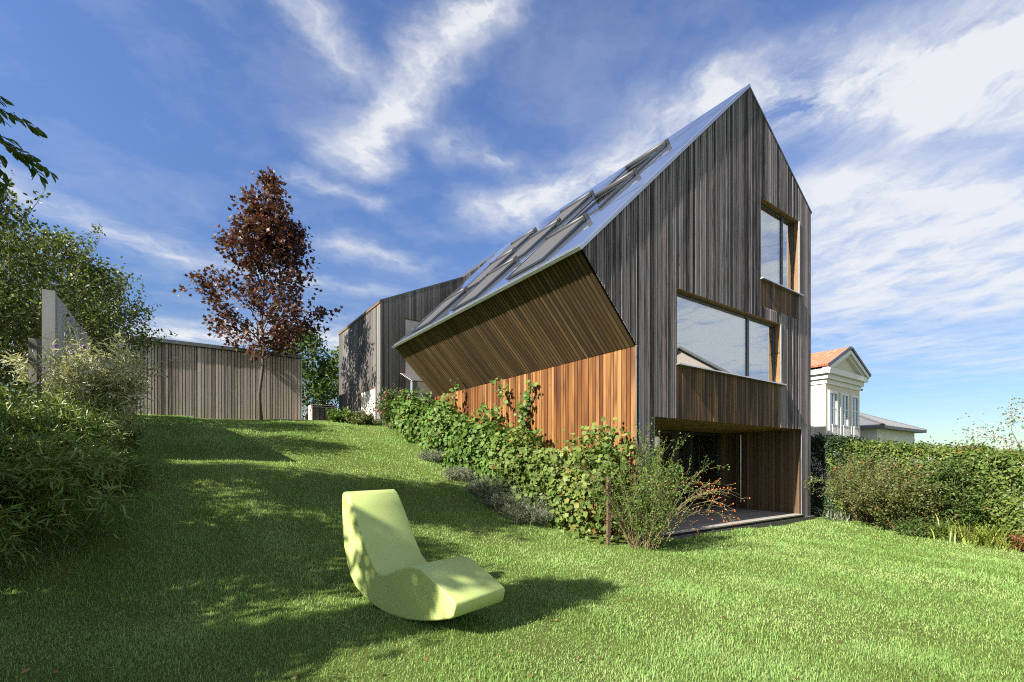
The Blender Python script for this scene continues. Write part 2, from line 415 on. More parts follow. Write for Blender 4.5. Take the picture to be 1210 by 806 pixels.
# windows in the gable
def window(rect, splits, depth, sill_out, sill_extra, curtain):
    s0, s1, h0, h1 = rect
    mb = MB()
    e = .018
    mb.box(Oz, dR, UP, -dL, s0+.001, s1-.001, h1-e, h1-.001, -depth, .015, .7)
    mb.box(Oz, dR, UP, -dL, s0+.001, s0+e, h0, h1-e, -depth, .015, .4)
    mb.box(Oz, dR, UP, -dL, s1-e, s1-.001, h0, h1-e, -depth, .015, .6)
    hpart(mb, 'window_reveal', M['reveal'])
    mb = MB(); frame_rect(mb, Oz, dR, UP, -dL, s0+e, s1-e, h0+.01, h1-e, .055, -depth, -depth+.06)
    for sp in splits: mb.box(Oz, dR, UP, -dL, sp-.045, sp+.045, h0+.06, h1-.07, -depth, -depth+.058)
    w = hpart(mb, 'window', M['darkmetal'])
    mb = MB(); mb.box(Oz, dR, UP, -dL, s0+.07, s1-.07, h0+.06, h1-.07, -depth+.02, -depth+.032); hpart(mb, 'pane', M['glass'], w)
    mb = MB(); mb.box(Oz, dR, UP, -dL, s0-.01, s1+sill_extra, h0-.02, h0+.008, -depth+.061, sill_out); hpart(mb, 'sill', M['alu'], w)
    mb = MB(); mb.box(Oz, dR, UP, -dL, s1+.005, s1+.03, h0+.012, h1, .0, .034); hpart(mb, 'window_trim', M['alu'], w)
    # plain room behind
    mb = MB(); r = [(s0-.2, depth+.02), (s1+.2, depth+.02), (s1+.2, depth+3.2), (s0-.2, depth+3.2)]
    for i in range(1, 4):
        (a, b), (c, d) = r[i], r[(i+1) % 4]
        mb.poly([W(a, b, h0-.6), W(c, d, h0-.6), W(c, d, h1+.3), W(a, b, h1+.3)])
    mb.poly([W(a, b, h0-.6) for a, b in r]); mb.poly([W(a, b, h1+.3) for a, b in r])
    hpart(mb, 'upstairs_room', M['inner'])
window(WIN_L, (4.35,), .16, .10, .2, True)
window(WIN_U, (6.12,), .16, .10, .14, True)
def curtain(s0, s1, h0, h1, t, label):
    mb = MB(); n = int((s1-s0)/.025); pts = []
    for i in range(n+1):
        s = s0+(s1-s0)*i/n; pts.append((s, t+.035*math.sin(i*.9)+.02*math.sin(i*.37)))
    for (a, b), (c, d) in zip(pts[:-1], pts[1:]):
        mb.poly([W(a, b, h0), W(c, d, h0), W(c, d, h1), W(a, b, h1)], .5, smooth=True)
    tag(mb.build('curtain', M['curtain']), label, 'curtain')
curtain(2.55, 4.2, 1.95, 3.7, .42, 'wide pale curtain behind the big pane of the lower gable window')
curtain(4.5, 5.45, 1.95, 3.7, .40, 'pale pleated curtain behind the narrow right pane of the lower gable window')
curtain(6.2, 6.62, 4.4, 6.7, .40, 'pale curtain at the right side of the upper gable window')

# main roof
sl = dR+mL*UP; RLEN = np.linalg.norm(sl)*(RS-EAVE_S); sl = sl/np.linalg.norm(sl); nr = np.cross(sl, dL)
R0 = W(EAVE_S, 0, EAVE)
tE = lambda r: T_EAVE+(T_RIDGE-T_EAVE)*r/RLEN
mb = MB()
F = [(-.028, -.06), (tE(-.06), -.06), (tE(RLEN), RLEN), (-.028, RLEN)]
up_ = [R0+t*dL+r*sl+.03*nr for t, r in F]; dn = [R0+t*dL+r*sl-.02*nr for t, r in F]
mb.poly(up_[::-1]); mb.poly(dn)
for i in range(4): j = (i+1) % 4; mb.poly([dn[i], dn[j], up_[j], up_[i]])
roof = hpart(mb, 'roof', M['roof'])
mb = MB()
for r in (2.42, 4.52, 6.6): mb.box(R0, dL, sl, nr, -.02, tE(r)-.02, r-.006, r+.006, .0, .034)
for t in (1.18, 3.35, 3.62, 5.9, 8.3): mb.box(R0, dL, sl, nr, t-.006, t+.006, -.05, RLEN-.01, .0, .0335)
hpart(mb, 'roof_seam', M['seam'], roof)
mb = MB()
mb.box(R0, dL, sl, nr, -.055, -.028, -.075, RLEN+.01, -.03, .038)              # verge
mb.box(R0, dL, sl, nr, -.028, T_EAVE, -.085, -.062, -.025, .038)
mb.box(R0, dL, sl, nr, .02, T_EAVE-.02, .03, .045, .03, .05)
hpart(mb, 'eave_trim', M['alu'], roof)
# right roof slope
sr = (WS-RS)*dR+(WH-RH)*UP; SRL = np.linalg.norm(sr); sr = sr/SRL; n2 = np.cross(dL, sr); n2 = n2 if n2[2] > 0 else -n2
RR = W(RS, 0, RH); mb = MB(); mb.box(RR, dL, sr, n2, -.03, T_RIDGE, .005, SRL+.05, -.025, .03); hpart(mb, 'rear_roof', M['darkmetal'])
# roof windows with outside awnings
def roof_window(t0, r0, wd, ln, awn):
    mb = MB(); frame_rect(mb, R0, dL, sl, nr, t0, t0+wd, r0, r0+ln, .07, .02, .055)
    w = hpart(mb, 'roof_window', M['darkmetal'])
    mb = MB(); mb.box(R0, dL, sl, nr, t0+.072, t0+wd-.072, r0+.072, r0+ln-.072, .034, .044); hpart(mb, 'pane', M['skyglass'], w)
    P = lambda t, r, n: R0+t*dL+r*sl+n*nr
    mb = MB()
    mb.tube([P(t0-.07, r0+ln, .115), P(t0+wd+.07, r0+ln, .115)], [.055, .055], 10)
    mb.box(R0, dL, sl, nr, t0-.06, t0-.02, r0+ln-.06, r0+ln+.06, .03, .17); mb.box(R0, dL, sl, nr, t0+wd+.02, t0+wd+.06, r0+ln-.06, r0+ln+.06, .03, .17)
    hpart(mb, 'awning_case', M['case'], w)
    mb = MB()
    for tt in (t0-.025, t0+wd+.025): mb.bar(P(tt, r0+.0, .07), P(tt, r0+ln-.05, .10), .04, .04, nr)
    hpart(mb, 'awning_rail', M['darkmetal'], w)
    if awn:
        mb = MB(); a = [P(t0, r0+.02, .07), P(t0+wd, r0+.02, .07), P(t0+wd, r0+ln-.05, .115), P(t0, r0+ln-.05, .115)]
        b = [q-.006*nr for q in a]
        mb.poly(a[::-1]); mb.poly(b)
        for i in range(4): j = (i+1) % 4; mb.poly([b[i], b[j], a[j], a[i]])
        hpart(mb, 'awning', M['awning'], w)
        mb = MB(); mb.bar(P(t0-.03, r0+.0, .07), P(t0+wd+.03, r0+.0, .07), .05, .04, nr); hpart(mb, 'awning_bar', M['darkmetal'], w)
for (t0, r0, a) in ((1.38,.40,1),(3.92,.34,1),(6.5,.32,1),(1.36,2.62,0),(3.92,2.42,1),(5.85,2.2,1),(1.45,4.45,0),(3.75,3.95,1),(6.4,3.95,1)):
    roof_window(t0, r0, 1.22, 1.72, a)

# ------------------------------------------------------------------ rear wing of the house
Bc = A3(-4.88, 17.5, 0); Bs, Bt = ST(Bc[0], Bc[1])
WT = 6.0; GW = 1.1
Ce = Bc+3.49*dR; C2 = A3(-.20, 20.22, 0)
Fz = lambda p, h: A3(p[0], p[1], EYE+h)
mb = MB(); bk = MB()
AW = (.55+.0, 2.35, 1.15, 2.87)
nA = -dR
boards(mb, bk, Fz(Bc, 0), dL, UP, -dR, lambda u: 1.0, lambda u: WT-.0, 0.0, 5.48, rng, .09, .15, .014, .002, .022, holes=[AW])
nB = -dL
BW = (.93, 3.0, 2.4, 5.52)
boards(mb, bk, Fz(Bc, 0), dR, UP, -dL, lambda u: .8, lambda u: WT+u*.473, 0.0, 3.49, rng, .09, .15, .014, .002, .022, holes=[BW])
cd = C2-Ce; cl = np.linalg.norm(cd); cd = cd/cl; cn = np.cross(UP, cd); cn = cn if cn[1] < 0 else -cn
boards(mb, bk, Fz(Ce, 0), cd, UP, cn, lambda u: .8, lambda u: 7.65+u*.85, 0.0, cl, rng, .09, .15, .014, .002, .022)
tag(hpart(mb, 'wing_wall', M['wing']), 'grey timber walls of the rear wing'); hpart(bk, 'cladding_backing', M['backing'])
mb = MB()
f1 = Bc+5.48*dL; fe = f1+3.49*dR; f2 = C2+5.2*dL
mb.poly([Fz(Bc-.03*dR-.03*dL, WT+.0), Fz(Ce-.03*dL, 7.66), Fz(fe, 7.66), Fz(f1-.03*dR, WT)])
mb.poly([Fz(Bc-.03*dR-.03*dL, WT+.03), Fz(Ce-.03*dL, 7.69), Fz(fe, 7.69), Fz(f1-.03*dR, WT+.03)][::-1])
mb.poly([Fz(Ce-.03*dL, 7.66), Fz(C2, 7.66+cl*.85), Fz(f2, 7.66+cl*.85), Fz(fe, 7.66)])
mb.poly([Fz(Bc-.03*dR-.03*dL, WT), Fz(f1-.03*dR, WT), Fz(f1-.03*dR, WT+.03), Fz(Bc-.03*dR-.03*dL, WT+.03)])
mb.poly([Fz(Bc-.03*dR-.03*dL, WT), Fz(Ce-.03*dL, 7.66), Fz(Ce-.03*dL, 7.69), Fz(Bc-.03*dR-.03*dL, WT+.03)])
hpart(mb, 'wing_roof', M['darkmetal'])
mb = MB(); mb.bar(Fz(Bc-.04*dR, WT-.05), Fz(f1-.04*dR, WT-.05), .03, .07); hpart(mb, 'eave_board', M['reveal'])
for (O, U, Nn, r) in ((Fz(Bc, 0), dL, -dR, AW), (Fz(Bc, 0), dR, -dL, BW)):
    mb = MB(); frame_rect(mb, O, U, UP, Nn, r[0], r[1], r[2], r[3], .03, -.06, .012)
    w = hpart(mb, 'wing_window', M['reveal'])
    mb = MB(); mb.box(O, U, UP, Nn, r[0]+.03, r[1]-.03, r[2]+.03, r[3]-.03, -.04, -.01); hpart(mb, 'blind', M['cream'], w)

# entrance canopy beside the wing
cp = thing('entrance_canopy', 'small pale slatted canopy on a thin post in front of the rear wing', 'canopy', W(Bs+.9, Bt-1.0, 1.4))
mb = MB(); O = W(Bs+.75, Bt-.02, 3.36)
for k in range(9): mb.box(O, dR, -dL, UP, 0, 1.7, .02+k*.125, .125+k*.125, -.02+k*-.05, .01-k*.05)
mb.build('canopy_roof', M['fence'], cp)
mb = MB(); mb.bar(W(Bs+.78, Bt-1.02, 1.3), W(Bs+.78, Bt-1.02, 2.93), .07, .07); mb.build('post', M['alu'], cp)

# ------------------------------------------------------------------ shed
sx = A3(-8.88, 19.75, 0); sd = A3(math.sin(math.radians(56)), math.cos(math.radians(56)), 0); sn = A3(sd[1], -sd[0], 0)
shed = thing('timber_shed', 'long low garden shed clad in pale grey vertical boards with flat roof', 'shed', Fz(sx-3*sd, 1.5))
O = Fz(sx, 0); SLN = 7.2
mb = MB(); bk = MB()
boards(mb, bk, O, sd, UP, sn, lambda u: 1.35, lambda u: 4.33, -SLN, -3.62, rng, .085, .125, .022, .004, .022, tsig=.2)
mb.build('wall', M['shed'], shed); bk.build('cladding_backing', M['backing'], shed)
mb = MB(); bk = MB()
boards(mb, bk, O+.03*sn, sd, UP, sn, lambda u: 1.45, lambda u: 4.31, -3.6, -.01, rng, .085, .125, .022, .004, .022, tsig=.2)
d = mb.build('sliding_door', M['shed'], shed); tag(d, 'wide sliding door of slightly greyer boards'); bk.build('cladding_backing', M['backing'], d)
mb = MB(); mb.box(O, sd, UP, sn, -SLN, .0, 1.3, 4.3, -3.2, -.01); mb.build('rear_wall', M['shed'], shed)
mb = MB(); mb.box(O, sd, UP, sn, -SLN-.1, .06, 4.34, 4.47, -3.3, .12); mb.build('roof', M['greyroof'], shed)
mb = MB(); mb.box(O, sd, UP, sn, -.0, .05, 1.3, 4.335, -.1, .03, 1.0); mb.build('corner_trim', M['fence'], shed)

# fence panel at the left
fo = A3(-7.8, 8.0, 0)
fence = thing('board_fence', 'tall silvery board fence panel rising from the shrubs at the left', 'fence', Fz(fo, .2))
mb = MB(); bk = MB()
boards(mb, bk, Fz(fo, 0), dL, UP, dR, lambda u: -.1, lambda u: 2.88+.02*u, .0, 3.9, rng, .11, .14, .012, .002, .024, tsig=.2)
mb3 = MB(); boards(mb3, None, Fz(fo-.10*dR, 0), dL, UP, -dR, lambda u: -.1, lambda u: 2.88+.02*u, .0, 3.9, rng, .11, .14, .012, .002, .024, tsig=.2)
mb.build('front_boards', M['fence'], fence); mb3.build('rear_boards', M['fence'], fence)
mb = MB(); mb.box(Fz(fo, 0), dL, UP, dR, -.055, -.002, -.1, 2.9, -.13, .03, .7); mb.build('end_board', M['fence'], fence); bk.build('cladding_backing', M['backing'], fence)
q = A3(-7.1, 7.0, 0); post = MB(); post.bar(Fz(q, -.2), Fz(q, 1.83), .10, .10, A3(1, .3, 0)); tag(post.build('fence_post', M['wing']), 'short grey wooden post in front of the tall fence panel', 'post')
tr = MB(); o = A3(-6.95, 6.0, 0)
for k in range(5): tr.bar(Fz(o-(.0+k*.16)*A3(1, .1, 0), .3), Fz(o-(.5+k*.16)*A3(1, .1, 0), 1.35), .03, .015, A3(0, 1, 0))
for k in range(5): tr.bar(Fz(o-(.5+k*.16)*A3(1, .1, 0)+A3(0, .02, 0), .3), Fz(o-(.0+k*.16)*A3(1, .1, 0)+A3(0, .02, 0), 1.35), .03, .015, A3(0, 1, 0))
tr.bar(Fz(o+A3(.1, 0, 0), 1.32), Fz(o-A3(1.3, .1, 0), 1.55), .06, .04, A3(0, 1, 0))
tag(tr.build('trellis', M['darkwood']), 'dark diagonal wooden trellis half hidden in the left shrubs', 'trellis')

# bin enclosure, planter
q = A3(-7.85, 19.6, 0)
bn = thing('bin_store', 'low dark slatted box with pale frame beside the grey rear wing', 'bin store', Fz(q, 1.55))
mb = MB(); boards(mb, None, Fz(q, 0), sd, UP, sn, lambda u: 1.5, lambda u: 2.27, -.42, .42, rng, .05, .07, .012, .002, .02); mb.build('slats', M['darkwood'], bn)
mb = MB(); mb.box(Fz(q, 0), sd, UP, sn, -.47, -.423, 1.45, 2.34, -.75, .03, .6); mb.box(Fz(q, 0), sd, UP, sn, .423, .47, 1.45, 2.34, -.75, .03, .6); mb.box(Fz(q, 0), sd, UP, sn, -.47, .47, 2.342, 2.38, -.75, .035, .6)
mb.box(Fz(q, 0), sd, UP, sn, -.42, .42, 1.45, 2.3, -.74, -.002, .6); mb.build('frame', M['shed'], bn)
q = A3(-5.95, 17.4, 0); mb = MB(); mb.box(Fz(q, 0), dL, UP, -dR, 0, .34, 1.3, 1.86, -.34, 0)
mb.box(Fz(q, 0), dL, UP, -dR, -.02, .36, 1.862, 1.90, -.36, .02); tag(mb.build('planter', M['offwhite']), 'white square planter at the foot of the grey rear wing', 'planter')

# ------------------------------------------------------------------ neighbour house on the right
nb = A3(13.36, 20.05, 0)
nh = thing('neighbour_house', 'cream villa with red tiled roof, white pediment and French windows beyond the hedge', 'house', Fz(nb, -2))
O = Fz(nb, 0); NW, NL = 3.75, 9.0
mb = MB(); mb.box(O, dR, UP, -dL, 0, NW, -3.5, 3.75, -NL, 0); mb.build('wall', M['render'], nh)
mb = MB()
for k, (a, b, pr) in enumerate(((3.35, 3.55, .05), (3.552, 3.75, .14), (3.752, 3.98, .26))):
    mb.box(O, dR, UP, -dL, -pr, NW+pr, a, b, -NL-pr, pr)
mb.build('cornice', M['white'], nh)
mb = MB(); ap = NW/2; hr = 4.98; eo = .30
mb.poly([O+.0*dR+3.98*UP-.05*dL, O+NW*dR+3.98*UP-.05*dL, O+ap*dR+(hr-.25)*UP-.05*dL]); mb.build('pediment', M['render'], nh)
mb = MB()
for sgn in (0, 1):
    a = (O+(-eo if not sgn else NW+eo)*dR+3.99*UP); b = O+ap*dR+(hr-.06)*UP
    for w_, n_, up_o in ((.16, .30, -.02), (.10, .20, -.17)):
        mb.bar(a-dL*(n_/2)+up_o*UP+.14*UP*0, b-dL*(n_/2)+up_o*UP, n_, w_, UP)
mb.build('pediment_moulding', M['white'], nh)
mb = MB(); mw = MB()
for sgn in (-1, 1):
    e0 = ap+sgn*(ap+eo+.04); z0 = 3.98; sld = A3(0,0,0)+(-sgn)*(ap+eo+.04)*dR+(hr-z0)*UP; L = np.linalg.norm(sld); sld /= L; nn = np.cross(sld, dL); nn = nn if nn[2] > 0 else -nn
    mb.box(O+e0*dR+z0*UP, dL, sld, nn, -.25, NL+.3, 0, L, .06, .14)
    mw.box(O+e0*dR+z0*UP, dL, sld, nn, -.34, -.255, -.02, L, .05, .16)
mb.build('roof', M['tiles'], nh); mw.build('verge_flashing', M['darkmetal'], nh)
def french(O, U, Nn, a, b, z0, z1):
    mb = MB(); frame_rect(mb, O, U, UP, Nn, a-.12, b+.12, z0, z1+.14, .12, 0, .06); w = mb.build('window', M['white'], nh)
    mb = MB(); mb.box(O, U, UP, Nn, a, b, z0+.12, z1+.02, .004, .02); mb.build('pane', M['skyglass'], w)
    mb = MB(); m_ = (a+b)/2; mb.box(O, U, UP, Nn, m_-.035, m_+.035, z0+.12, z1, .02, .045); mb.box(O, U, UP, Nn, a, b, z0+1.75, z0+1.80, .02, .044); mb.build('sash', M['white'], w)
    mb = MB(); mb.bar(O+a*U+(z0+1.05)*UP+.12*Nn, O+b*U+(z0+1.05)*UP+.12*Nn, .04, .04)
    n = 6
    for k in range(n+1): 
        u = a+(b-a)*k/n; mb.bar(O+u*U+(z0+.14)*UP+.12*Nn, O+u*U+(z0+1.03)*UP+.12*Nn, .022, .022)
    mb.build('railing', M['white'], w)
for a in (.36, 1.54, 2.72): french(O, dR, -dL, a, a+.68, .55, 2.95)
french(O, dL, -dR, .58, 1.3, .55, 2.95)
mb = MB(); mb.box(O, dR, UP, -dL, .0, NW, .30, .42, -.1, .12); mb.build('ledge', M['white'], nh)
mb = MB(); mb.tube([O+(NW+.38)*dR+3.45*UP-.0*dL, O+(NW+.30)*dR+3.45*UP+.8*dL], [.05, .05], 8); mb.build('rain_pipe', M['darkmetal'], nh)
# annex with a grey hip roof
ax = A3(19.0, 24.0, 0); O2 = Fz(ax, .16)
an = thing('annex_building', 'low white annex with shallow grey hipped roof behind the hedge', 'building', Fz(ax, -2))
mb = MB(); mb.box(O2, dR, UP, -dL, .45, 6.6, -3.5, 1.72, -7.0, -.45); mb.build('wall', M['white'], an)
mb = MB(); LA, LB = 7.1, 7.4; zr, ze = 3.15, 1.72
c = [O2+ze*UP, O2+LA*dR+ze*UP, O2+LA*dR+LB*dL+ze*UP, O2+LB*dL+ze*UP]; r1 = O2+LA/2*dR+3.4*dL+zr*UP; r2 = O2+LA/2*dR+(LB-3.4)*dL+zr*UP
mb.poly([c[0], c[1], r1]); mb.poly([c[1], c[2], r2, r1]); mb.poly([c[2], c[3], r2]); mb.poly([c[3], c[0], r1, r2])
d_ = .14*UP; mb.poly([q-d_ for q in c]); 
for i in range(4): j = (i+1) % 4; mb.poly([c[i]-d_, c[j]-d_, c[j], c[i]])
mb.build('roof', M['greyroof'], an)
mb = MB()
def ridges(a, b, top_, n):
    for k in range(1, n):
        f = k/n; p = a+(b-a)*f; q = p+(top_-p)*.0
        ed = (a+b)/2; ff = 1-abs(f-.5)*2
        mb.bar(p+.02*UP, p+(top_-(a+b)/2)*ff+.03*UP, .035, .03)
ridges(c[0], c[1], r1, 18)
for a, b in ((c[0], r1), (c[1], r1), (r1, r2)): mb.bar(a+.03*UP, b+.03*UP, .09, .06)
mb.build('roof_rib', M['greyroof'], an)

ph = thing('neighbour_house', 'pale pink rendered house beyond the right edge, seen reflected in the lower gable window', 'house', (25, 8, -.5))
mb = MB(); X_, Y_ = A3(1,0,0), A3(0,1,0); O4 = A3(25, 6, 0); mb.box(O4, X_, Y_, UP, 0, 9, 0, 8.5, -2, 6.2); mb.poly([O4+6.2*UP, O4+4.25*Y_+8.9*UP, O4+8.5*Y_+6.2*UP][::-1]); mb.build('wall', M['pinkwall'], ph)
mb = MB()
for sg in (-1, 1):
    e0 = O4+(4.25+sg*4.7)*Y_+5.95*UP; sd4 = (-sg*4.7)*Y_+3.0*UP; L4 = np.linalg.norm(sd4); sd4 = sd4/L4; n4 = np.cross(X_, sd4); n4 = n4 if n4[2] > 0 else -n4
    mb.box(e0, X_, sd4, n4, -.3, 9.3, 0, L4, .02, .16)
mb.build('roof', M['greyroof'], ph)
for yy in (1.5, 5.6):
    mb = MB(); frame_rect(mb, O4, Y_, UP, -X_, yy, yy+1.3, 3.6, 5.2, .1, 0, .05); w4 = mb.build('window', M['white'], ph); mb = MB(); mb.box(O4, Y_, UP, -X_, yy+.1, yy+1.2, 3.7, 5.1, .005, .02); mb.build('pane', M['skyglass'], w4)

# ------------------------------------------------------------------ rocking chaise
def chaise():
    w = A3(.649, .7607, 0); ax = A3(.7607, -.649, 0); X0 = A3(-.461, 3.8, 0); WD = .615
    px = [(403.8,585),(405.2,581.5),(408,581),(411.5,585.5),(417,600),(426,627),(433.5,650),(439.5,666),(444.5,674.5),(451,679),(458,678),(467,674),(477,670.5),(486.6,669),(496,671.5),(506,680),(519,693),(537,711.5),(538.3,716),(536,729),(531,732),(515,734),(497,734.5),(481,733),(466,729.5),(453,723.5),(441,715.5),(430,706),(419.5,693),(413.5,680),(409.5,665),(406,645),(404.2,620),(403.6,600)]
    prof = []
    for x, y in px:
        u, e = (x-605)/556, (546-y)/556
        a = (u*X0[1]-X0[0])/(ax[0]-u*ax[1]); z = X0[1]+a*ax[1]; prof.append((a, e*z))
    mid = X0+w*WD/2
    root = thing('rocking_chaise', 'lime green moulded rocking lounge chair standing on the lawn', 'lounge chair', Fz(mid-.4*ax, -1.37))
    mb = MB(); r = .02
    cx = sum(p[0] for p in prof)/len(prof); n = len(prof)
    P2 = [np.array(p) for p in prof]
    def inset(d):
        out = []
        for i in range(n):
            a, b, c = P2[i-1], P2[i], P2[(i+1) % n]
            t = c-a; t /= np.linalg.norm(t); nn = np.array([t[1], -t[0]]); out.append(b+nn*d)
        return out
    area = sum(P2[i][0]*P2[(i+1) % n][1]-P2[(i+1) % n][0]*P2[i][1] for i in range(n))
    sg = -1 if area > 0 else 1
    rings = []
    for (off, wd) in ((.018, 0), (.006, .004), (0, .016), (0, WD-.016), (.006, WD-.004), (.018, WD)):
        pr = inset(off*sg); rings.append([X0+q[0]*ax+w*wd+A3(0, 0, EYE+q[1]) for q in pr])
    me_v = [tuple(p) for rg in rings for p in rg]
    mb.v = me_v
    for i in range(len(rings)-1):
        for k in range(n):
            k2 = (k+1) % n; mb.f.append((i*n+k, i*n+k2, (i+1)*n+k2, (i+1)*n+k)); mb.t.append(.5); mb.sm.append(True); mb.uv += [(0,0)]*4
    mb.f.append(tuple(range(n))[::-1]); mb.t.append(.5); mb.sm.append(False); mb.uv += [(0,0)]*n
    e = (len(rings)-1)*n; mb.f.append(tuple(e+k for k in range(n))); mb.t.append(.5); mb.sm.append(False); mb.uv += [(0,0)]*n
    o = mb.build('shell', M['chaise'], root)
    import bmesh
    bm = bmesh.new(); bm.from_mesh(o.data); bmesh.ops.recalc_face_normals(bm, faces=bm.faces); bm.to_mesh(o.data); bm.free()
    # dark rocker strips underneath
    mb = MB()
    for wd in (.10, WD-.10):
        pts = [X0+prof[i][0]*ax+w*wd+A3(0, 0, EYE+prof[i][1]-.012) for i in range(23, 30)]
        mb.tube(pts, [.018]*len(pts), 6)
    mb.build('rocker_strip', M['darkmetal'], root)
    return root
chaise()

# green garden chair on the terrace
def garden_chair(s, t):
    h0 = -1.45; root = thing('garden_chair', 'dark green plastic garden chair on the shaded terrace', 'chair', W(s, t, h0))
    f = (dR*.25-dL*.97); f /= np.linalg.norm(f); r_ = A3(f[1], -f[0], 0); O = W(s, t, h0)
    mb = MB(); mb.box(O, r_, f, UP, -.22, .22, -.22, .23, .40, .43); mb.build('seat', M['greenplastic'], root)
    mb = MB()
    for k in range(6): u = -.19+k*.076; mb.bar(O+u*r_-.22*f+.43*UP, O+u*r_-.31*f+.86*UP, .035, .014, f)
    mb.tube([O-.23*r_-.22*f+.43*UP, O-.24*r_-.31*f+.80*UP, O-.12*r_-.33*f+.89*UP, O+.12*r_-.33*f+.89*UP, O+.24*r_-.31*f+.80*UP, O+.23*r_-.22*f+.43*UP], [.017]*6, 7)
    mb.build('backrest', M['greenplastic'], root)
    for a in (-1, 1):
        mb = MB(); mb.tube([O+a*.24*r_-.27*f+.64*UP, O+a*.27*r_-.05*f+.65*UP, O+a*.26*r_+.18*f+.63*UP], [.02]*3, 7); mb.tube([O+a*.26*r_+.18*f+.63*UP, O+a*.22*r_+.2*f+.42*UP], [.016]*2, 7); mb.build('armrest', M['greenplastic'], root)
        for b in (-.20, .21):
            mb = MB(); mb.tube([O+a*.20*r_+b*f+.42*UP, O+a*.23*r_+b*1.15*f+.0*UP], [.02, .015], 7); mb.build('leg', M['greenplastic'], root)
garden_chair(1.75, 1.05)
lamp = MB(); lamp.box(W(TERR[0], .9, 0), dL, UP, dR, 0, .10, .55, .72, .03, .12); tag(lamp.build('wall_lamp', M['alu'], None), 'small silver lamp box on the left terrace wall', 'wall lamp')

# ------------------------------------------------------------------ ground
def axis(lo, hi, step, far):
    a = list(np.arange(lo, hi+1e-6, step)); g = step; x = hi; y = lo; r = []; l = []
    while x < far: g *= 1.35; x += g; r.append(x)
    g = step
    while y > -far: g *= 1.35; y -= g; l.append(y)
    return np.array(l[::-1]+a+r)
def lawn_mat():
    m, nt, out = nmat('lawn_soil_and_grass')
    geo = N(nt, 'NewGeometry').outputs['Position']
    n1 = N(nt, 'TexNoise', i_Scale=.6, i_Detail=4.0); n2 = N(nt, 'TexNoise', i_Scale=45.0, i_Detail=6.0, i_Roughness=.75)
    for n in (n1, n2): nt.links.new(geo, n.inputs['Vector'])
    c = ramp(nt, n2.outputs['Fac'], [(.3, (.035,.045,.012)), (.55, (.09,.12,.028)), (.8, (.17,.18,.06))])
    c = mixc(nt, mth(nt, 'MULTIPLY', n1.outputs['Fac'], .35), c, (.12,.14,.03))
    bp = N(nt, 'Bump', i_Strength=.8, i_Distance=.03); nt.links.new(n2.outputs['Fac'], bp.inputs['Height'])
    b = principled(nt, out, **{'Base Color': c, 'Roughness': .9, 'Specular IOR Level': .1}); nt.links.new(bp.outputs[0], b.inputs['Normal'])
    return m
xs = axis(-14, 14, .2, 1500); ys = axis(0, 24, .2, 1500)
XX, YY = np.meshgrid(xs, ys); ZZ = G(XX, YY); nx, ny = len(xs), len(ys)
V = np.stack([XX, YY, ZZ], -1).reshape(-1, 3)
idx = np.arange(nx*ny).reshape(ny, nx); a, b, c, d = idx[:-1,:-1].ravel(), idx[:-1,1:].ravel(), idx[1:,1:].ravel(), idx[1:,:-1].ravel()
T = np.concatenate([np.stack([a,b,c],1), np.stack([a,c,d],1)])
gr = mesh_np('ground', V, T, np.zeros(len(T)), lawn_mat(), None, True); gr['kind'] = 'structure'; gr['label'] = 'sloping garden lawn ground'

# ------------------------------------------------------------------ foliage tools
NR = np.random.default_rng(11)
def unit(a): return a/(np.linalg.norm(a, axis=-1, keepdims=True)+1e-9)
def rvec(n): return unit(NR.normal(size=(n, 3)))
TPL = {
 'oval': (np.array([(0,0,0),(-.27,.38,.07),(.27,.38,.07),(-.17,.75,.05),(.17,.75,.05),(0,1,-.02),(0,.5,-.0)]), [(0,6,1),(0,2,6),(1,6,3),(6,2,4),(3,6,5),(6,4,5)]),
 'small': (np.array([(0,0,0),(-.28,.5,.06),(.28,.5,.06),(0,1,0)]), [(0,2,3),(0,3,1)]),
 'long': (np.array([(0,0,0),(-.075,.3,.02),(.075,.3,.02),(0,1,-.12)]), [(0,2,3),(0,3,1)]),
}
def lobed(k, depth, w=.62):
    pts = [(0, .12, 0)]; n = k*2
    ring = []
    for i in range(n+1):
        an = math.radians(-125+250*i/n); r = (.62 if i % 2 == 0 else .62*depth)*(1.0 if 0 < i < n else .7)
        if i == n//2: r *= 1.1
        ring.append((math.sin(an)*r*1.0, .45+math.cos(an)*r, (.09 if i % 2 == 0 else .0)))
    v = [(0,.35,-.05)]+[(0,0,0)]+ring
    f = [(0, i+1, i) for i in range(2, len(v)-1)]+[(0, 2, 1), (0, 1, len(v)-1)]
    return np.array(v), f
TPL['grape'] = lobed(4, .66); TPL['maple'] = lobed(3, .45)
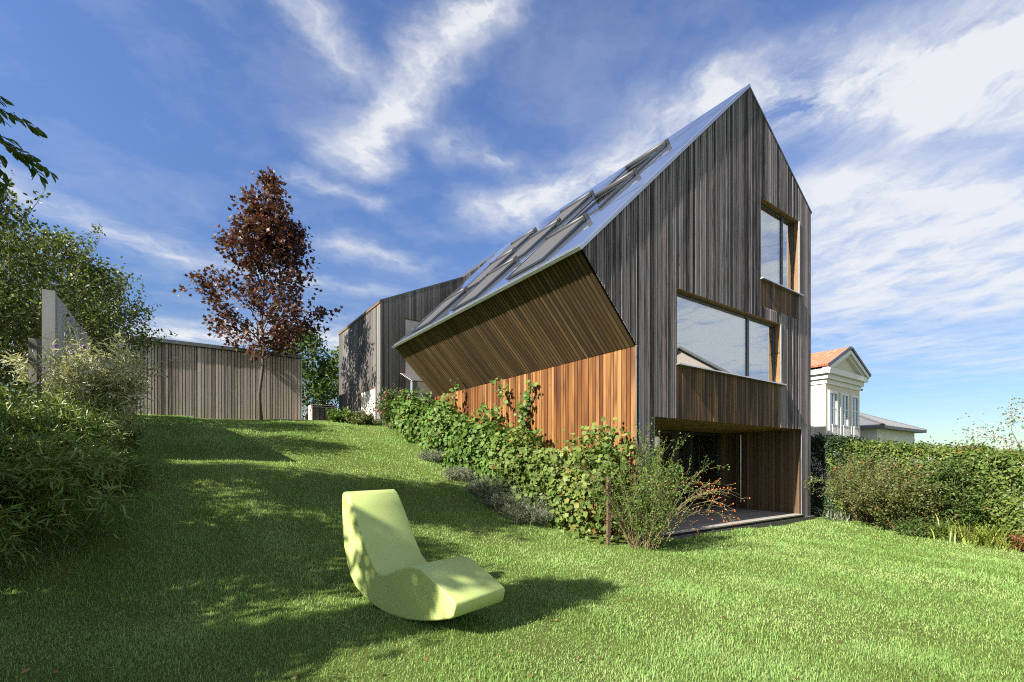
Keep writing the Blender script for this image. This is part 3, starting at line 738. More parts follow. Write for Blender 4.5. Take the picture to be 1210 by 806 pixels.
class Foliage:
    def __init__(s): s.V = []; s.T = []; s.t = []; s.n = 0
    def add(s, pos, axis, size, tpl, tint, upbias=.6, nrm=None):
        pos = np.atleast_2d(pos); n = len(pos)
        if n == 0: return
        axis = unit(np.broadcast_to(np.asarray(axis, float), (n, 3)).copy())
        r = rvec(n)+upbias*np.array([0, 0, 1.0]) if nrm is None else np.asarray(nrm)+.35*rvec(n)
        side = unit(np.cross(axis, r)); nm = np.cross(side, axis)
        tv, tf = TPL[tpl]; tf = np.array(tf)
        size = np.broadcast_to(np.asarray(size, float), (n,)); tint = np.broadcast_to(np.asarray(tint, float), (n,))
        P = pos[:,None,:]+size[:,None,None]*(tv[None,:,0:1]*side[:,None,:]+tv[None,:,1:2]*axis[:,None,:]+tv[None,:,2:3]*nm[:,None,:])
        k = len(tv); F = (tf[None]+ (s.n+np.arange(n)*k)[:,None,None]).reshape(-1, 3)
        s.V.append(P.reshape(-1, 3)); s.T.append(F); s.t.append(np.repeat(tint, len(tf))); s.n += n*k
    def build(s, name, mat, parent): return mesh_np(name, np.concatenate(s.V), np.concatenate(s.T), np.concatenate(s.t), mat, parent)

def curve(p, d, L, n, wob, grav=0.0, up=0.0):
    """a wandering branch as n+1 points"""
    p = np.asarray(p, float); d = np.asarray(d, float); d = d/np.linalg.norm(d); pts = [p]
    for i in range(n):
        d = d+wob*NR.normal(size=3)+A3(0, 0, up-grav*(i+1)/n); d = d/np.linalg.norm(d); p = p+d*(L/n); pts.append(p)
    return pts
def at(pts, f):
    x = f*(len(pts)-1); i = min(int(x), len(pts)-2); return pts[i]+(pts[i+1]-pts[i])*(x-i), unit(pts[i+1]-pts[i])

def tree(name, label, cat, base, prof, trunk_r, mats, leaf, group=None, n_limb=40, sub=7, per=26, lsize=.13, spread=.28, h0=2.0, lean=(0,0), seed=None, rise=.55, hp=.9, leaders=(), limbs=(), shoots=0):
    """prof: (height, radius) pairs of the crown; limbs reach the profile, leaves gather round twigs"""
    global NR
    if seed is not None: NR = np.random.default_rng(seed)
    base = np.asarray(base, float); H = prof[-1][0]; ph = [p[0] for p in prof]; pr = [p[1] for p in prof]
    root = thing(name, label, cat, base, group)
    mb = MB(); npt = 10
    tp = [base-A3(0,0,.15)]
    for i in range(1, npt+1):
        f = i/npt; tp.append(base+A3(lean[0]*f+.05*NR.normal(), lean[1]*f+.05*NR.normal(), H*.97*f))
    mb.tube(tp, [max(.012, trunk_r*(1-.93*(i/npt)**.8)) for i in range(npt+1)], 9)
    fo = Foliage()
    trunks = [tp]
    for (hf, dvec, L) in leaders:
        p, _ = at(tp, hf); c = curve(p, dvec, L, 6, .08, 0, .12); mb.tube(c, [trunk_r*.4*(1-.9*i/6) for i in range(7)], 6); trunks.append(c)
    ang = NR.uniform(0, 6)
    for i in range(n_limb):
        f = (i+.5)/n_limb; h = h0+(H*.98-h0)*f**hp; ang += 2.4+NR.normal()*.3
        R = np.interp(h+.35*rise, ph, pr)*NR.uniform(.72, 1.08)
        if R < .08: R = .12
        tr_ = trunks[0] if i % 3 or len(trunks) == 1 else trunks[1+(i//3) % (len(trunks)-1)]
        hh = np.clip((h-R*rise*.6)/(H*.97), .02, .98) if tr_ is tp else NR.uniform(.3, 1)
        p, _ = at(tr_, hh)
        if tr_ is not tp: R = min(R, .7)
        d = A3(math.cos(ang), math.sin(ang), rise+NR.normal()*.15)
        c = curve(p, d, R*1.08, 5, .10, .02, .03); r0 = max(.008, trunk_r*.32*min(1, R/1.5))
        mb.tube(c, [r0*(1-.85*k/5) for k in range(6)], 5, cap=False)
        ns = max(2, int(sub*min(1.3, .35+R/1.8)))
        for j in range(ns):
            q, dd = at(c, NR.uniform(.3, 1.0) if j else 1.0)
            sdv = dd*.7+rvec(1)[0]*.8+A3(0,0,.12); tw = curve(q, sdv, NR.uniform(.3, .75)*min(1, .45+R/2.2), 3, .15)
            mb.tube(tw, [.010, .007, .005, .003], 4, cap=False)
            m_ = int(per*NR.uniform(.6, 1.4)); fr = NR.uniform(.1, 1.05, m_)
            pp = np.array([at(tw, min(1, x))[0] for x in fr])+NR.normal(size=(m_, 3))*spread*np.array([.55,.55,.42])
            ax_ = unit(rvec(m_)+np.array([0,0,-.35])+.8*unit(pp-q))
            cl = NR.uniform(-.18, .18)
            fo.add(pp, ax_, lsize*NR.uniform(.6, 1.25, m_), leaf, np.clip(NR.normal(.5, .2, m_)+cl, 0, 1))
    for k in range(shoots):
        a_ = NR.uniform(0, 6.28); hh = NR.uniform(.45, .95)*H; rr = np.interp(hh, ph, pr)*NR.uniform(.4, .95)
        q = base+A3(math.cos(a_)*rr, math.sin(a_)*rr, hh*.92); c = curve(q, A3(math.cos(a_)*.35, math.sin(a_)*.35, 1), NR.uniform(.5, 1.25), 5, .10); mb.tube(c, [.009,.007,.006,.005,.004,.002], 4, cap=False)
        fr = NR.uniform(0, 1, 46); pp = np.array([at(c, x)[0] for x in fr])+NR.normal(size=(46, 3))*.045*(1.6-fr[:,None])
        fo.add(pp, unit(rvec(46)+A3(0, 0, .25)), lsize*NR.uniform(.5, 1.0, 46), leaf, NR.uniform(.2, .95, 46))
    for (hf, tgt, nsp) in limbs:      # long single boughs with sprays of leaves at their end
        p, _ = at(tp, hf); tgt = np.asarray(tgt, float); n = 8
        c = [p+(tgt-p)*(k/n)+A3(0, 0, .5*math.sin(math.pi*k/n)) for k in range(n+1)]; mb.tube(c, [.05*(1-.85*k/n) for k in range(n+1)], 6)
        for k in range(nsp):
            q, dd = at(c, NR.uniform(.72, 1.0)); tw = curve(q, dd*.8+rvec(1)[0]*.6+A3(0,0,-.1), NR.uniform(.35, .7), 4, .12, .2); mb.tube(tw, [.008,.006,.005,.004,.002], 4, cap=False)
            for x in np.linspace(.15, 1, 9):
                q2, d2 = at(tw, x)
                for sg in (-1, 1):
                    sd2 = np.cross(d2, UP)*sg; fo.add(q2, sd2+d2*.8+A3(0,0,-.25)+.25*NR.normal(size=3), lsize*NR.uniform(.7, 1.05), leaf, NR.uniform(.2, .9), upbias=1.2)
    t = mb.build('trunk', mats[0], root); fo.build('crown', mats[1], root)
    return root

def shrub(name, label, cat, base, n, height, spread, leaf, lmat, smat, lsize, per, group=None, seed=1, droop=.3, side=4, tintm=.5, stem_r=.008, lean=(0,0), hvar=.3, radial=1.0, clump=.05, nodes=6, part='foliage', rmax=.12):
    global NR
    NR = np.random.default_rng(seed); base = np.asarray(base, float)
    root = thing(name, label, cat, base, group); mb = MB(); fo = Foliage()
    for i in range(n):
        a = NR.uniform(0, 2*math.pi); r = math.sqrt(NR.uniform(0, 1))*rmax*max(spread, .3)
        p = base+A3(math.cos(a)*r, math.sin(a)*r, -.03); out_ = NR.uniform(.0, 1)*spread/height*radial
        d = A3(math.cos(a)*out_+lean[0], math.sin(a)*out_+lean[1], 1.0); L = height*NR.uniform(1-hvar, 1+hvar*.3)
        c = curve(p, d, L, nodes, .07, droop*(.3+out_)); mb.tube(c, [stem_r*(1-.8*k/nodes) for k in range(nodes+1)], 5, cap=False)
        lines = [(c, 1.0)]
        for j in range(side):
            q, dd = at(c, NR.uniform(.25, .95)); tw = curve(q, dd*.8+rvec(1)[0]*.7, L*NR.uniform(.15, .35), 3, .12, droop*.5)
            mb.tube(tw, [stem_r*.5, stem_r*.4, stem_r*.3, .001], 4, cap=False); lines.append((tw, .5))
        for (cc, k) in lines:
            m_ = max(1, int(per*k*NR.uniform(.7, 1.3))); fr = NR.uniform(.15 if k == 1 else .05, 1.0, m_)
            pos = np.array([at(cc, x)[0] for x in fr]); dr = np.array([at(cc, x)[1] for x in fr])
            pos = pos+NR.normal(size=(m_, 3))*clump
            fo.add(pos, unit(dr*.5+rvec(m_)*.9), lsize*NR.uniform(.6, 1.25, m_), leaf, np.clip(NR.normal(tintm, .2, m_), 0, 1))
    mb.build('stems', smat, root); fo.build(part, lmat, root)
    return root

LM = {}
LM['maple'] = leafmat('maple_leaf', [(.0,(.028,.011,.012)),(.45,(.074,.027,.020)),(.8,(.150,.058,.027)),(1,(.115,.10,.028))], .35)
LM['dark'] = leafmat('dark_green_leaf', [(.0,(.040,.060,.012)),(.5,(.092,.130,.028)),(1,(.17,.21,.055))], .3)
LM['mid'] = leafmat('green_leaf', [(.0,(.030,.058,.012)),(.5,(.070,.125,.026)),(1,(.13,.19,.05))], .35)
LM['vine'] = leafmat('vine_leaf', [(.0,(.045,.085,.014)),(.5,(.088,.165,.030)),(.9,(.165,.25,.055)),(1,(.25,.16,.05))], .35, .5, .22)
LM['vine_y'] = leafmat('yellowing_vine_leaf', [(.0,(.060,.095,.018)),(.5,(.120,.185,.04)),(.85,(.235,.28,.075)),(1,(.26,.12,.05))], .38, .5, .22)
LM['bamboo'] = leafmat('bamboo_leaf', [(.0,(.075,.125,.024)),(.5,(.155,.23,.048)),(1,(.28,.34,.095))], .3, .35, .45)
LM['hedge'] = leafmat('hedge_leaf', [(.0,(.055,.095,.018)),(.5,(.115,.175,.036)),(.88,(.20,.24,.06)),(1,(.26,.14,.045))], .38)
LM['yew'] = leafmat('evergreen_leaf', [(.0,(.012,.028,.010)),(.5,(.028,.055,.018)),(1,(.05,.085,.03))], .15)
LM['lav'] = leafmat('lavender_leaf', [(.0,(.085,.105,.065)),(.5,(.17,.20,.125)),(1,(.25,.25,.19))], .2, .7)
LM['budd'] = leafmat('silvery_leaf', [(.0,(.15,.19,.08)),(.5,(.33,.36,.19)),(.85,(.58,.57,.40)),(1,(.70,.66,.52))], .3)
LM['coto'] = leafmat('cotoneaster_leaf', [(.0,(.045,.062,.018)),(.5,(.10,.125,.035)),(1,(.20,.20,.07))], .3)
LM['strap'] = leafmat('strap_leaf', [(.0,(.10,.15,.025)),(.5,(.21,.27,.05)),(1,(.36,.38,.10))], .35)
LM['red'] = leafmat('reddish_leaf', [(.0,(.09,.03,.02)),(.5,(.22,.07,.04)),(1,(.32,.14,.07))], .35)
LM['pink'] = plain('pink_petal', (.55,.07,.20), .6); LM['purple'] = plain('purple_petal', (.25,.12,.42), .6); LM['hip'] = plain('orange_hip', (.62,.16,.03), .4)
LM['berry'] = plain('red_berry', (.50,.06,.03), .4)

def gz(x, y): return A3(x, y, float(G(x, y)))
def balls(pts, r, name, mat, parent):
    v = []; t = []; o = np.array([(1,0,0),(-1,0,0),(0,1,0),(0,-1,0),(0,0,1),(0,0,-1)], float); f = [(0,2,4),(2,1,4),(1,3,4),(3,0,4),(2,0,5),(1,2,5),(3,1,5),(0,3,5)]
    for i, p in enumerate(pts):
        rr = r*random.Random(i).uniform(.7, 1.2)
        v.append(p+o*rr); t += [(a+6*i, b+6*i, c+6*i) for a, b, c in f]
    return mesh_np(name, np.concatenate(v), t, np.zeros(len(t)), mat, parent, True)

# ------------------------------------------------------------------ trees
tree('maple_tree', 'slender maple with dark red-purple leaves in front of the shed', 'tree', gz(-9.37, 17.6),
     [(2.5,.5),(2.9,1.5),(3.5,2.2),(4.3,2.45),(5.1,2.3),(6.0,1.95),(7.0,1.4),(8.0,.95),(9.0,.5),(9.5,.1)], .070, (M['darkbark'], LM['maple']), 'maple',
     n_limb=104, sub=6, per=16, lsize=.15, spread=.22, h0=2.8, lean=(.12, .0), seed=15, rise=.75, hp=1.15, leaders=((.55, A3(.55,.1,1), 2.4),))
# beyond the fence on the left
LT = [('hazel_tree', 'tall bushy green tree beyond the fence, cut by the left edge of the photo', -9.9, 8.6, [(.3,.6),(1.2,1.2),(2.6,1.4),(3.8,1.1),(4.5,.6),(4.9,.1)], 21),
      ('hazel_tree', 'green bushy tree with upright shoots rising directly behind the tall fence panel', -10.9, 11.3, [(.3,.6),(1.2,1.5),(2.4,1.7),(3.4,1.3),(4.1,.6),(4.4,.1)], 22),
      ('hazel_tree', 'lower loose green tree overhanging the left end of the shed roof', -11.9, 13.3, [(.3,.6),(1.0,1.4),(2.2,1.7),(3.1,1.3),(3.8,.6),(4.1,.1)], 23)]
for nm, lb, x, y, pf, sd_ in LT:
    tree(nm, lb, 'tree', gz(x, y), pf, .07, (M['bark'], LM['dark']), 'oval', 'green trees beyond the left fence', n_limb=60, sub=8, per=28, lsize=.095, spread=.26, h0=.5, seed=sd_, rise=.95, shoots=34)
# shade trees beside the camera, their twigs reach into the top left corner
def gst(s, t): p = W(s, t, 0); return gz(p[0], p[1])
tree('ash_tree', 'tall green tree outside the left edge, one leafy bough hanging into the top left corner', 'tree', gst(-12.5, 2.3),
     [(5.3,.5),(5.8,1.3),(6.4,1.7),(6.9,1.4),(7.3,.8),(7.7,.1)], .2, (M['bark'], LM['mid']), 'oval', 'shade trees left of the lawn', n_limb=56, sub=8, per=30, lsize=.15, spread=.32, h0=5.1, seed=31, rise=.35,
     limbs=((.57, A3(-6.55, 6.0, EYE+4.5), 11), (.55, A3(-6.45, 6.1, EYE+4.05), 12)))
tree('ash_tree', 'slim green tree outside the left edge that shades the lawn beside the lounge chair', 'tree', gst(-12.5, -2.25),
     [(.6,.5),(1.5,.8),(2.6,.85),(3.9,.7),(4.5,.2),(5.2,.2),(5.9,.4),(6.5,.3),(7.0,.1)], .12, (M['bark'], LM['mid']), 'oval', 'shade trees left of the lawn', n_limb=70, sub=9, per=36, lsize=.15, spread=.22, h0=.6, seed=32, rise=.45)
tree('ash_tree', 'low broad green tree outside the left edge between two taller ones', 'tree', gst(-12.5, .1),
     [(.6,.8),(1.5,1.6),(3.2,1.8),(4.6,1.5),(5.6,.7),(6.0,.1)], .14, (M['bark'], LM['mid']), 'oval', 'shade trees left of the lawn', n_limb=54, sub=8, per=30, lsize=.15, spread=.32, h0=.7, seed=33, rise=.45)
tree('ash_tree', 'bushy low green tree outside the left edge below the tall one', 'tree', gst(-12.2, 2.4),
     [(.4,.8),(1.2,1.3),(2.2,1.2),(2.8,.8),(3.3,.1)], .1, (M['bark'], LM['mid']), 'oval', 'shade trees left of the lawn', n_limb=40, sub=8, per=30, lsize=.15, spread=.32, h0=.5, seed=34, rise=.45)
for i, (s_, t_, lb) in enumerate(((-10.6, -1.3, 'leafy shrub just outside the left edge, nearest the camera'), (-10.8, -2.3, 'leafy shrub outside the left edge behind the camera line'))):
    shrub('border_shrub', lb, 'shrub', gst(s_, t_), 80, 2.0, .8, 'oval', LM['mid'], M['twig'], .11, 90, 'shrubs outside the left edge', 160+i, droop=.15, side=8, clump=.08, rmax=.5)
# trees between shed and wing
for nm, lb, x, y, pf, sd_, k in (('garden_tree', 'light green tree seen in the gap right behind the shed end', -11.3, 26.0, [(.2,.8),(1.5,1.7),(3.0,1.6),(4.5,1.0),(5.6,.1)], 41, 'mid'),
                          ('garden_tree', 'wispy yellowish green tree in the gap beside the grey rear wing', -10.2, 28.5, [(.2,1.0),(1.5,1.9),(3.0,1.5),(4.2,.8),(5.0,.1)], 42, 'hedge')):
    tree(nm, lb, 'tree', gz(x, y), pf, .08, (M['bark'], LM[k]), 'oval', 'trees in the gap between shed and wing', n_limb=36, sub=7, per=24, lsize=.2, spread=.32, h0=.4, seed=sd_, rise=.6)

# ------------------------------------------------------------------ left border shrubs
for i, (x, y, h, lb) in enumerate(((-5.5, 4.75, 1.5, 'arching bamboo clump with narrow leaves nearest the camera at the left edge'),
                              (-6.25, 5.7, 1.55, 'bamboo clump with narrow leaves behind the nearest clump at the left edge'),
                              (-6.7, 6.7, 1.2, 'low bamboo clump with narrow leaves below the flowering shrub'))):
    shrub('bamboo', lb, 'bamboo', gz(x, y), 70, h, .70, 'long', LM['bamboo'], M['caneg'], .135, 90, 'bamboo clumps along the left border', 50+i, droop=.75, side=6, stem_r=.005, clump=.05, nodes=8, rmax=.35)
for i, (x, y, h, lb) in enumerate(((-7.45, 7.75, .85, 'green leafy shrub in front of the tall fence panel'), (-7.75, 6.6, 1.35, 'dark green shrub with bare twigs at the left edge above the bamboo'), (-8.75, 9.5, 1.5, 'dark green shrub below the receding end of the fence panel'))):
    shrub('border_shrub', lb, 'shrub', gz(x, y), 60, h, .75, 'oval', LM['dark'], M['twig'], .085, 60, 'dark shrubs in the left border', 60+i, droop=.2, side=7, clump=.07, rmax=.3)
b = shrub('butterfly_bush', 'pale silvery butterfly bush with small purple flower spikes before the fence', 'shrub', gz(-6.85, 7.65), 40, 2.05, .42, 'long', LM['budd'], M['twig'], .14, 70, None, 66, droop=.35, side=6, tintm=.65, clump=.05, lean=(.02, -.05), rmax=.4)
NR = np.random.default_rng(5)
fp = gz(-6.8, 7.5)+np.stack([NR.normal(0, .32, 22), NR.normal(0, .25, 22), NR.uniform(1.3, 2.1, 22)], -1)
balls(fp, .035, 'flowers', LM['purple'], b)

# ------------------------------------------------------------------ vine hedge along the house
def vine_mass(name, label, pts, leafm, seed, lsize=.118, dens=1150, group='grapevines along the orange wall', climbers=(), twigs=True):
    """pts: list of (s, t, half width, height); leaves fill the ridge"""
    global NR
    NR = np.random.default_rng(seed)
    s0, t0 = pts[0][0], pts[0][1]; base = W(s0, t0, 0); base = gz(base[0], base[1])
    root = thing(name, label, 'vine', base, group); mb = MB(); fo = Foliage()
    for (a, b) in zip(pts[:-1], pts[1:]):
        L = math.hypot(a[0]-b[0], a[1]-b[1]); n = int(dens*L)
        f = NR.uniform(0, 1, n); th = NR.uniform(-.05, math.pi*1.02, n)
        ss = a[0]+(b[0]-a[0])*f; tt = a[1]+(b[1]-a[1])*f; hw = a[2]+(b[2]-a[2])*f; hh = a[3]+(b[3]-a[3])*f
        lump = 1+.16*np.sin(tt*3.1+1.3*np.sin(th*2+tt))+.10*np.sin(tt*7.3+th*4)
        rad = NR.uniform(.72, 1.06, n)*lump
        ds = -np.cos(th)*hw*rad; dz = np.maximum(np.sin(th), 0)**.75*hh*rad
        dz = np.where(NR.uniform(0, 1, n) < .22, NR.uniform(.02, 1, n)*hh, dz)
        P = P1[None]+(ss+ds)[:,None]*dR+(tt+NR.normal(0, .05, n))[:,None]*dL
        P[:,2] = G(P[:,0], P[:,1])*0
        gx = P1[None]+ss[:,None]*dR+tt[:,None]*dL
        P[:,2] = G(gx[:,0], gx[:,1])+np.maximum(dz, .03)
        nrm = -np.cos(th)[:,None]*dR+np.sin(th)[:,None]*UP+.25*(-dL)
        axd = unit(rvec(n)*.9+np.array([0, 0, -.7]))
        fo.add(P, axd, lsize*NR.uniform(.35, 1.3, n), 'grape', np.clip(NR.normal(.48, .2, n)+.12*np.sin(tt*2.3), 0, 1), nrm=nrm)
        for k in range(int(L*3)):
            f1 = NR.uniform(0, 1); q = W(a[0]+(b[0]-a[0])*f1, a[1]+(b[1]-a[1])*f1, 0); q = gz(q[0], q[1])
            c = curve(q, A3(NR.normal()*.3, NR.normal()*.3, 1), (a[3]+b[3])/2*.9, 5, .2); mb.tube(c, [.014,.012,.01,.008,.006,.004], 5, cap=False)
    for (s, t, h0, h1, m_, wob) in climbers:
        c = curve(W(s, t, h0), A3(0, 0, 1)+.35*NR.normal()*dL, h1-h0, 7, wob); mb.tube(c, [.009-.001*k for k in range(8)], 5, cap=False)
        fr = NR.uniform(0, 1, m_); P = np.array([at(c, x)[0] for x in fr])+NR.normal(size=(m_, 3))*np.array([.09,.12,.09])
        fo.add(P, unit(rvec(m_)*.8+np.array([0,0,-.7])), lsize*NR.uniform(.55, 1.1, m_), 'grape', np.clip(NR.normal(.5, .2, m_), 0, 1), nrm=np.tile(-dR*.8+.5*UP-.3*dL, (m_, 1)))
    mb.build('stems', M['twig'], root); fo.build('foliage', leafm, root)
    return root
vine_mass('grapevine', 'leafy grapevine at the upper far end of the orange wall', [(-.7, 10.9, .35, .6), (-.75, 9.6, .55, 1.2), (-.7, 8.2, .55, 1.25), (-.7, 7.2, .5, 1.25)], LM['vine'], 71, climbers=((-.5, 8.4, 1.6, 2.4, 40, .2), (-.4, 7.0, 1.3, 2.3, 50, .2), (-.35, 6.7, 1.9, 2.5, 24, .3)))
vine_mass('grapevine', 'dense grapevine at the middle of the orange wall with a shoot climbing to the soffit', [(-.75, 7.2, .58, 1.3), (-.75, 5.8, .60, 1.4), (-.7, 4.4, .60, 1.45), (-.7, 3.2, .58, 1.4)], LM['vine'], 72,
          climbers=((-.25, 4.9, .7, 2.0, 46, .12), (-.2, 3.9, .4, 2.25, 80, .10), (-.2, 3.4, .3, 1.75, 80, .12), (-.18, 3.1, .2, 1.1, 50, .12), (-.3, 4.2, 1.8, 2.35, 30, .3), (-.3, 5.4, .9, 1.9, 40, .2)))
vine_mass('grapevine', 'grapevine with yellowing leaves near the front corner of the orange wall', [(-.7, 3.2, .58, 1.35), (-.68, 2.2, .6, 1.35), (-.68, 1.2, .62, 1.6), (-.6, .35, .55, 1.75), (-.45, -.05, .4, 1.5)], LM['vine_y'], 73, lsize=.105, dens=1250,
          climbers=((-.25, .9, .0, .75, 70, .15), (-.3, .5, .1, .85, 70, .15), (-.3, .1, .1, .6, 50, .2)))
for i, (s, t, lb) in enumerate(((-1.42, 1.55, 'grey-green lavender bush nearest the rusty post'), (-1.5, 2.35, 'grey-green lavender bush second from the rusty post along the vines'), (-1.42, 3.1, 'grey-green lavender bush third from the rusty post below the vines'), (-1.4, 4.4, 'grey-green lavender bush halfway up the slope under the vines'), (-1.4, 6.0, 'grey lavender bush high on the slope under the vines'))):
    k = 1 if i < 3 else .75
    shrub('lavender', lb, 'lavender', gst(s, t), int(130*k), .46*k, .5*k, 'long', LM['lav'], M['twig'], .07, 26, 'lavender along the vines', 80+i, droop=.1, side=2, stem_r=.003, clump=.02, rmax=.6)
pm = MB(); q = W(-.95, -.15, 0); q = gz(q[0], q[1]); pm.bar(q-A3(0,0,.1), q+A3(.01,0,1.25), .055, .055, A3(1,.4,0)); tag(pm.build('garden_post', M['rust']), 'rusty brown post between the grapevine and the rose bush', 'post')

# rose bush with hips
rb = shrub('rose_bush', 'bare-stemmed rose bush with arching canes and orange hips at the house corner', 'shrub', gst(-.55, -.62), 62, 1.75, 1.0, 'small', LM['vine'], M['caneg'], .045, 30, None, 90, droop=.22, side=6, stem_r=.0065, clump=.02, rmax=.25, hvar=.5)
NR = np.random.default_rng(9); mbx = MB(); fo = Foliage(); hp = []
b0 = gst(-.45, -.7)
for k in range(16):
    c = curve(b0+A3(NR.normal()*.12, NR.normal()*.12, .1), A3(.62+.12*NR.normal(), .12+.12*NR.normal(), 1.0), 1.75+.2*NR.normal(), 9, .05, .34)
    mbx.tube(c, [.007-.0006*i for i in range(10)], 5, cap=False)
    for j in range(10):
        f = NR.uniform(.5, 1); q, d = at(c, f); tw = curve(q, d+rvec(1)[0]*.8+A3(0,0,.3), .14, 2, .2); mbx.tube(tw, [.003,.0025,.002], 4, cap=False)
        if f > .68: hp.append(tw[-1])
    P = np.array([at(c, x)[0] for x in NR.uniform(.3, .95, 14)]); fo.add(P, rvec(14), .04, 'small', NR.uniform(.2, .9, 14))
mbx.build('canes', M['caneg'], rb); fo.build('arching_foliage', LM['vine_y'], rb); balls(np.array(hp), .014, 'hips', LM['hip'], rb)
for k, (s, t, h) in enumerate(((-.15, -.45, 2.3), (.1, -.35, 2.1))):
    shrub('rose_shoot', ('tall thin green rose shoot in front of the metal house corner', 'leafy green shoot leaning over the terrace opening')[k], 'shrub', gst(s, t), 9, h, .5, 'small', LM['vine'], M['caneg'], .05, 44, None, 95+k, droop=.15, side=5, stem_r=.006, clump=.03)

# plants at the wing
shrub('border_plant', 'leafy green plants beside the white planter at the grey wing', 'plant', gz(-6.15, 17.1), 46, .42, .35, 'oval', LM['vine'], M['twig'], .09, 30, None, 101, rmax=.6)
shrub('border_plant', 'pinkish flowering border plants under the cream window blind', 'plant', gz(-5.35, 16.9), 40, .45, .45, 'small', LM['coto'], M['twig'], .07, 34, None, 102, rmax=.5)
r2 = shrub('flowering_rose', 'pink flowering rose bush between the grey wing corner and the vines', 'shrub', gz(-4.3, 16.5), 40, 1.3, .4, 'oval', LM['mid'], M['twig'], .07, 44, None, 103, rmax=.35)
NR = np.random.default_rng(3); balls(gz(-4.35, 16.5)+np.stack([NR.normal(0.05,.2,16), NR.normal(-.15,.15,16), NR.uniform(.4,1.35,16)], -1), .05, 'flowers', LM['pink'], r2)

# ------------------------------------------------------------------ right hedge and border
def hedge_mass(name, label, pa, pb, ha, hb, th, dens, lsize, leafm, seed, leaf='oval'):
    global NR
    NR = np.random.default_rng(seed); pa = np.asarray(pa, float); pb = np.asarray(pb, float)
    root = thing(name, label, 'hedge', gz(*pa)); d = pb-pa; L = np.linalg.norm(d); d /= L; nn = np.array([-d[1], d[0]]); nn = nn if nn[0] < 0 else -nn
    fo = Foliage(); mb = MB(); n = int(dens*L)
    f = NR.uniform(0, 1, n); h = ha+(hb-ha)*f
    kind = NR.uniform(0, 1, n); v = NR.uniform(0, 1, n)
    bump = .10*np.sin(f*L*2.1)*np.sin(v*5+f*L)+.07*np.sin(f*L*5.3+v*9)+.05*np.sin(f*L*11+v*17)
    off = np.where(kind < .72, th/2+bump-NR.exponential(.10, n), NR.uniform(-th/2, th/2, n))
    zz = np.where(kind < .72, v*h, h+NR.normal(0, .06, n)+.05*np.sin(f*L*6)-NR.exponential(.06, n))
    zz = zz+np.where(NR.uniform(0, 1, n) < .015, NR.uniform(0, .22, n), 0)*(kind >= .72)
    P = np.zeros((n, 3)); P[:,:2] = pa+d*(f*L)[:,None]+nn*off[:,None]; gp = pa+d*(f*L)[:,None]
    P[:,2] = G(gp[:,0], gp[:,1])+np.maximum(zz, .04)
    nrm = np.where((kind < .72)[:,None], np.array([nn[0], nn[1], .5]), np.array([0, 0, 1.0]))
    fo.add(P, unit(rvec(n)+np.array([0,0,-.35])), lsize*NR.uniform(.55, 1.25, n), leaf, np.clip(NR.normal(.48, .22, n)+.10*np.sin(f*L*1.7+v*3), 0, 1), nrm=nrm)
    for k in range(int(L*4)):
        x = NR.uniform(0, L); q = gz(*(pa+d*x+nn*NR.uniform(-.2, .3))); c = curve(q, A3(NR.normal()*.25, NR.normal()*.25, 1), 1.7, 5, .12); mb.tube(c, [.022,.018,.014,.01,.007,.004], 5, cap=False)
    mb.build('stems', M['twig'], root); fo.build('foliage', leafm, root); return root
hedge_mass('beech_hedge', 'long clipped green hedge running along the right edge of the lawn', (10.0, 14.2), (11.2, 7.2), 2.25, 1.82, 1.0, 4600, .085, LM['hedge'], 111)
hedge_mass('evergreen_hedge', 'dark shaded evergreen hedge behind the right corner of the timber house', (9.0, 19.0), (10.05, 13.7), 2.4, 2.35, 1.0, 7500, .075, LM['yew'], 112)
for i, (x, y, h, w_, lb) in enumerate(((9.7, 12.9, 1.75, .8, 'loose cotoneaster with red berries before the hedge, nearest the timber house'), (9.75, 11.6, 1.75, 1.0, 'loose cotoneaster with red berries and twiggy growth at the middle of the hedge'))):
    c_ = shrub('cotoneaster', lb, 'shrub', gz(x, y), 75, h, w_, 'small', LM['coto'], M['twig'], .055, 90, 'berry shrubs before the right hedge', 120+i, droop=.3, side=7, clump=.05, rmax=.3)
    NR = np.random.default_rng(i); balls(gz(x, y)+np.stack([NR.normal(-.25,.4,60), NR.normal(-.25,.45,60), NR.uniform(.3,1.7,60)], -1), .017, 'berries', LM['berry'], c_)
shrub('yellow_green_shrub', 'bluish green loose shrub in front of the right hedge', 'shrub', gz(10.25, 10.6), 50, 1.8, .6, 'oval', LM['mid'], M['twig'], .07, 60, None, 125, droop=.15, side=6, clump=.05, rmax=.35)
def strap(name, label, x, y, n, L, lm, seed):
    global NR
    NR = np.random.default_rng(seed); root = thing(name, label, 'plant', gz(x, y)); V = []; T = []; t = []; k = 0
    for i in range(n):
        a = NR.uniform(0, 6.28); b = gz(x+NR.normal()*.16, y+NR.normal()*.22); ou = NR.uniform(.15, .8); l = L*NR.uniform(.6, 1.1)
        c = curve(b, A3(math.cos(a)*ou, math.sin(a)*ou, 1), l, 5, .04, .45); sdv = A3(-math.sin(a), math.cos(a), 0); tt = NR.uniform(0, 1)
        for j, p in enumerate(c):
            w_ = .014*(1-(j/5)**1.6)+.001; V += [p-sdv*w_, p+sdv*w_]
        for j in range(5): T += [(k+2*j, k+2*j+1, k+2*j+3), (k+2*j, k+2*j+3, k+2*j+2)]; t += [tt, tt]
        k += 12
    mesh_np('leaves', np.array(V), T, t, lm, root)
strap('daylily', 'yellow-green strap-leaved clump below the hedge, nearest the right edge', 10.05, 9.85, 150, .75, LM['strap'], 131)
strap('daylily', 'yellow-green strap-leaved clump left of the larger one below the hedge', 9.75, 10.45, 110, .7, LM['strap'], 132)
